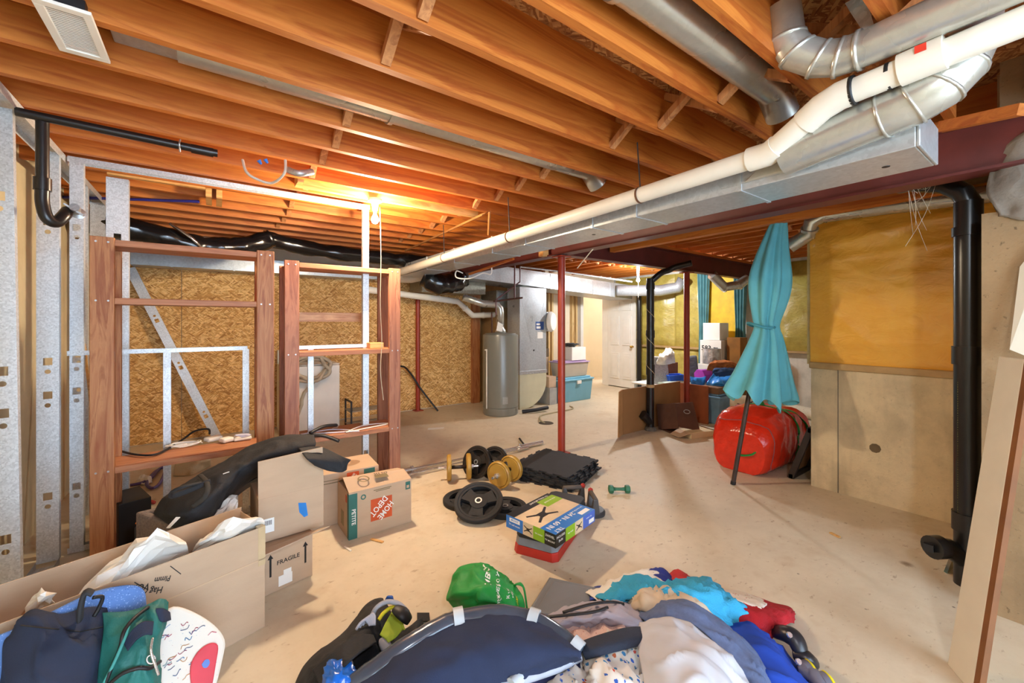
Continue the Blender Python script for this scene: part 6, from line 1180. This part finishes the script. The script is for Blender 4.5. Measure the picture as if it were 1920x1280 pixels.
for pts, lab in ((((1055, 1148, .16), (1105, 1133, .185), (1145, 1128, .19), (1170, 1132, .18)), 'upper black trim cord on the lilac-grey trousers'), (((985, 1160, .13), (1050, 1154, .17), (1110, 1147, .19), (1140, 1138, .2)), 'lower black trim cord on the lilac-grey trousers')):
    tag(ob('trim_cord', MB().tube(smoothpath([onz(p[0], p[1], p[2]+.018) for p in pts], 6), .008, 8, flat=.6), m_black, smooth=True), lab, 'trim')
cloth('pink_fleece', 'pink speckled fleece under the lilac-grey trousers', 'fleece', [[(1040, 1178, .1), (1100, 1170, .13), (1165, 1165, .14), (1200, 1175, .12)], [(1050, 1200, .13), (1110, 1195, .16), (1170, 1190, .17), (1205, 1195, .14)], [(1060, 1220, .12), (1115, 1215, .14), (1170, 1210, .15), (1205, 1210, .13)]], m_pinkf, .02, 14, 19)
for i, net in enumerate(([[(1085, 1220, .14), (1110, 1200, .16), (1150, 1190, .17), (1190, 1195, .16)], [(1095, 1245, .17), (1120, 1225, .2), (1155, 1212, .21), (1200, 1215, .19)], [(1100, 1300, .15), (1130, 1290, .19), (1170, 1285, .2), (1215, 1285, .18)]], [[(1000, 1290, .08), (1030, 1268, .12), (1070, 1250, .14), (1105, 1240, .15)], [(1010, 1305, .12), (1045, 1285, .16), (1085, 1268, .18), (1120, 1260, .18)], [(1020, 1340, .1), (1060, 1330, .15), (1100, 1320, .17), (1135, 1310, .17)]])):
    cloth('fleece_throw', ('patterned red and blue fleece throw bunched below the strap' if i == 0 else 'patterned red and blue fleece throw at the bottom edge of the picture'), 'throw', net, m_fleece, .03, 13, 21+i)
sg = N([[(1086, 1205, .2), (1120, 1192, .23), (1170, 1178, .24), (1210, 1175, .22)], [(1092, 1222, .21), (1125, 1212, .24), (1175, 1200, .25), (1212, 1195, .23)], [(1098, 1236, .19), (1130, 1228, .22), (1180, 1215, .23), (1212, 1208, .21)]])
tag(ob('webbing_strap', MB().grid(catgrid(sg, 5, 8)), plain('navy_webbing', '222a3c', .8, bump=.3, bscale=300), smooth=True, solid=.006), 'wide navy webbing strap across the patterned fleece', 'strap')
# heap core: folded blanket the other garments lie on
cloth('folded_blanket', 'grey blanket at the bottom of the clothes heap', 'blanket', [[(1010, 1180, .003), (1120, 1120, .003), (1250, 1092, .003), (1370, 1118, .003), (1440, 1180, .003)], [(1010, 1210, .05), (1120, 1160, .08), (1250, 1130, .1), (1350, 1155, .09), (1410, 1205, .05)], [(1020, 1270, .07), (1130, 1230, .11), (1250, 1200, .14), (1350, 1220, .12), (1410, 1265, .06)], [(1030, 1340, .07), (1130, 1320, .1), (1250, 1300, .12), (1350, 1310, .1), (1420, 1340, .05)], [(1040, 1420, .003), (1130, 1420, .003), (1250, 1420, .003), (1350, 1420, .003), (1420, 1420, .003)]], plain('blanket_grey', '8a868c', .95), .01, 8, 30)
# roller skate at the right edge of the heap
sk = thing('roller_skate', 'black roller skate with grey and yellow wheels beside the clothes heap', 'skate', onz(1500, 1235, 0)); o_ = sk.location.copy()
ob('cuff', MB().tube(smoothpath([onz(*p)-o_ for p in ((1455, 1185, .06), (1475, 1188, .1), (1492, 1200, .1), (1502, 1225, .07))], 6), [.03+.012*math.sin(i/18*3.14) for i in range(19)], 12, flat=.8), plain('skate_black', '222228', .35), sk, smooth=True)
ob('frame', MB().tube(smoothpath([onz(*p)-o_ for p in ((1490, 1225, .06), (1512, 1230, .07), (1524, 1240, .04))], 5), .03, 12, flat=.7), plain('skate_black', '222228', .35), sk, smooth=True)
ob('buckle', MB().lathe([(.012, 0), (.01, .006)], 12, onz(1480, 1190, .135)-o_, (-.4, -.6, .7)), m_chrome, sk); ob('buckle', MB().lathe([(.012, 0), (.01, .006)], 12, onz(1497, 1240, .10)-o_, (-.4, -.6, .7)), m_chrome, sk)
for (u, v, z) in ((1515, 1262, .045), (1548, 1285, .045)):
    c = onz(u, v, z)-o_; ax_ = Vector((.75, -.55, .15)); ob('wheel', MB().lathe([(.012, -.02), (.035, -.02), (.044, -.01), (.044, .01), (.035, .02), (.012, .02)], 20, c, ax_), plain('wheel_grey', '6a6a78', .5), sk, smooth=True, split=.7); ob('wheel_rim', MB().lathe([(.030, .021), (.043, .012), (.046, .016), (.034, .026)], 20, c, ax_), plain('wheel_yellow', 'e4d41c', .5), sk, smooth=True)
ob('toe', MB().tube(smoothpath([onz(*p)-o_ for p in ((1505, 1255, .05), (1530, 1270, .06), (1545, 1290, .05))], 5), .028, 12), plain('skate_grey', '70707e', .6), sk, smooth=True)
# ------------------------------------------------------------------ light bulbs
def bulb(loc, label, power, color, zc, chain=None):
    t = thing('light_bulb', label, 'lamp', loc)
    x, y, z = loc
    lh = ob('lampholder', MB().lathe([(.055, zc-z), (.055, zc-z-.02), (.03, zc-z-.035), (.02, .075)], 20), m_white, t, smooth=True, split=.6)
    ob('screw_base', MB().lathe([(.014, .045), (.014, .08)], 14), m_galv, lh)
    g = NT('lit_bulb_glass'); g.b.inputs['Emission Color'].default_value = (*color, 1); g.b.inputs['Emission Strength'].default_value = 30; g.fin((1, 1, 1), .3)
    gl = ob('glass', MB().lathe([(.001, -.035), (.016, -.031), (.027, -.018), (.03, 0), (.026, .018), (.016, .036), (.013, .05)], 20), g.m, t, smooth=True)
    L = bpy.data.lights.new('bulb_light', 'POINT'); L.energy = power; L.color = color; L.shadow_soft_size = .05
    lo = link('bulb_light', L, t)
    if chain: ob('pull_string', MB().tube(smoothpath([Vector(p)-Vector(loc) for p in chain], 6), .003, 6), plain('string', 'd8c8a8', .9), t, smooth=True)
    return t
bulb(BULB1, 'lit bare bulb under the joists above the right wooden shelf', POW[1], (1, .80, .55), 2.47,
     [(1.13, 3.45, 2.42), (1.14, 3.45, 2.0), (1.13, 3.44, 1.6), (1.15, 3.46, 1.3), (1.135, 3.45, 1.05), (1.16, 3.45, .8)])
bulb(BULB2, 'lit bare bulb at the far end beside the black drain pipe', POW[2], (.92, .96, 1.0), 2.5, [(6.08, 4.6, 2.3), (6.08, 4.6, 1.85)])
bulb(FILL_BULB, 'added fill bulb, out of view over the near end of the basement', POW[3], (.74, .87, 1), 2.5)  # fill lamp added behind the camera to brighten foreground and right wall
bulb((7.3, 7.6, 2.3), 'bare bulb in the hall beyond the open door', POW[4], (1, .93, .82), 2.45)
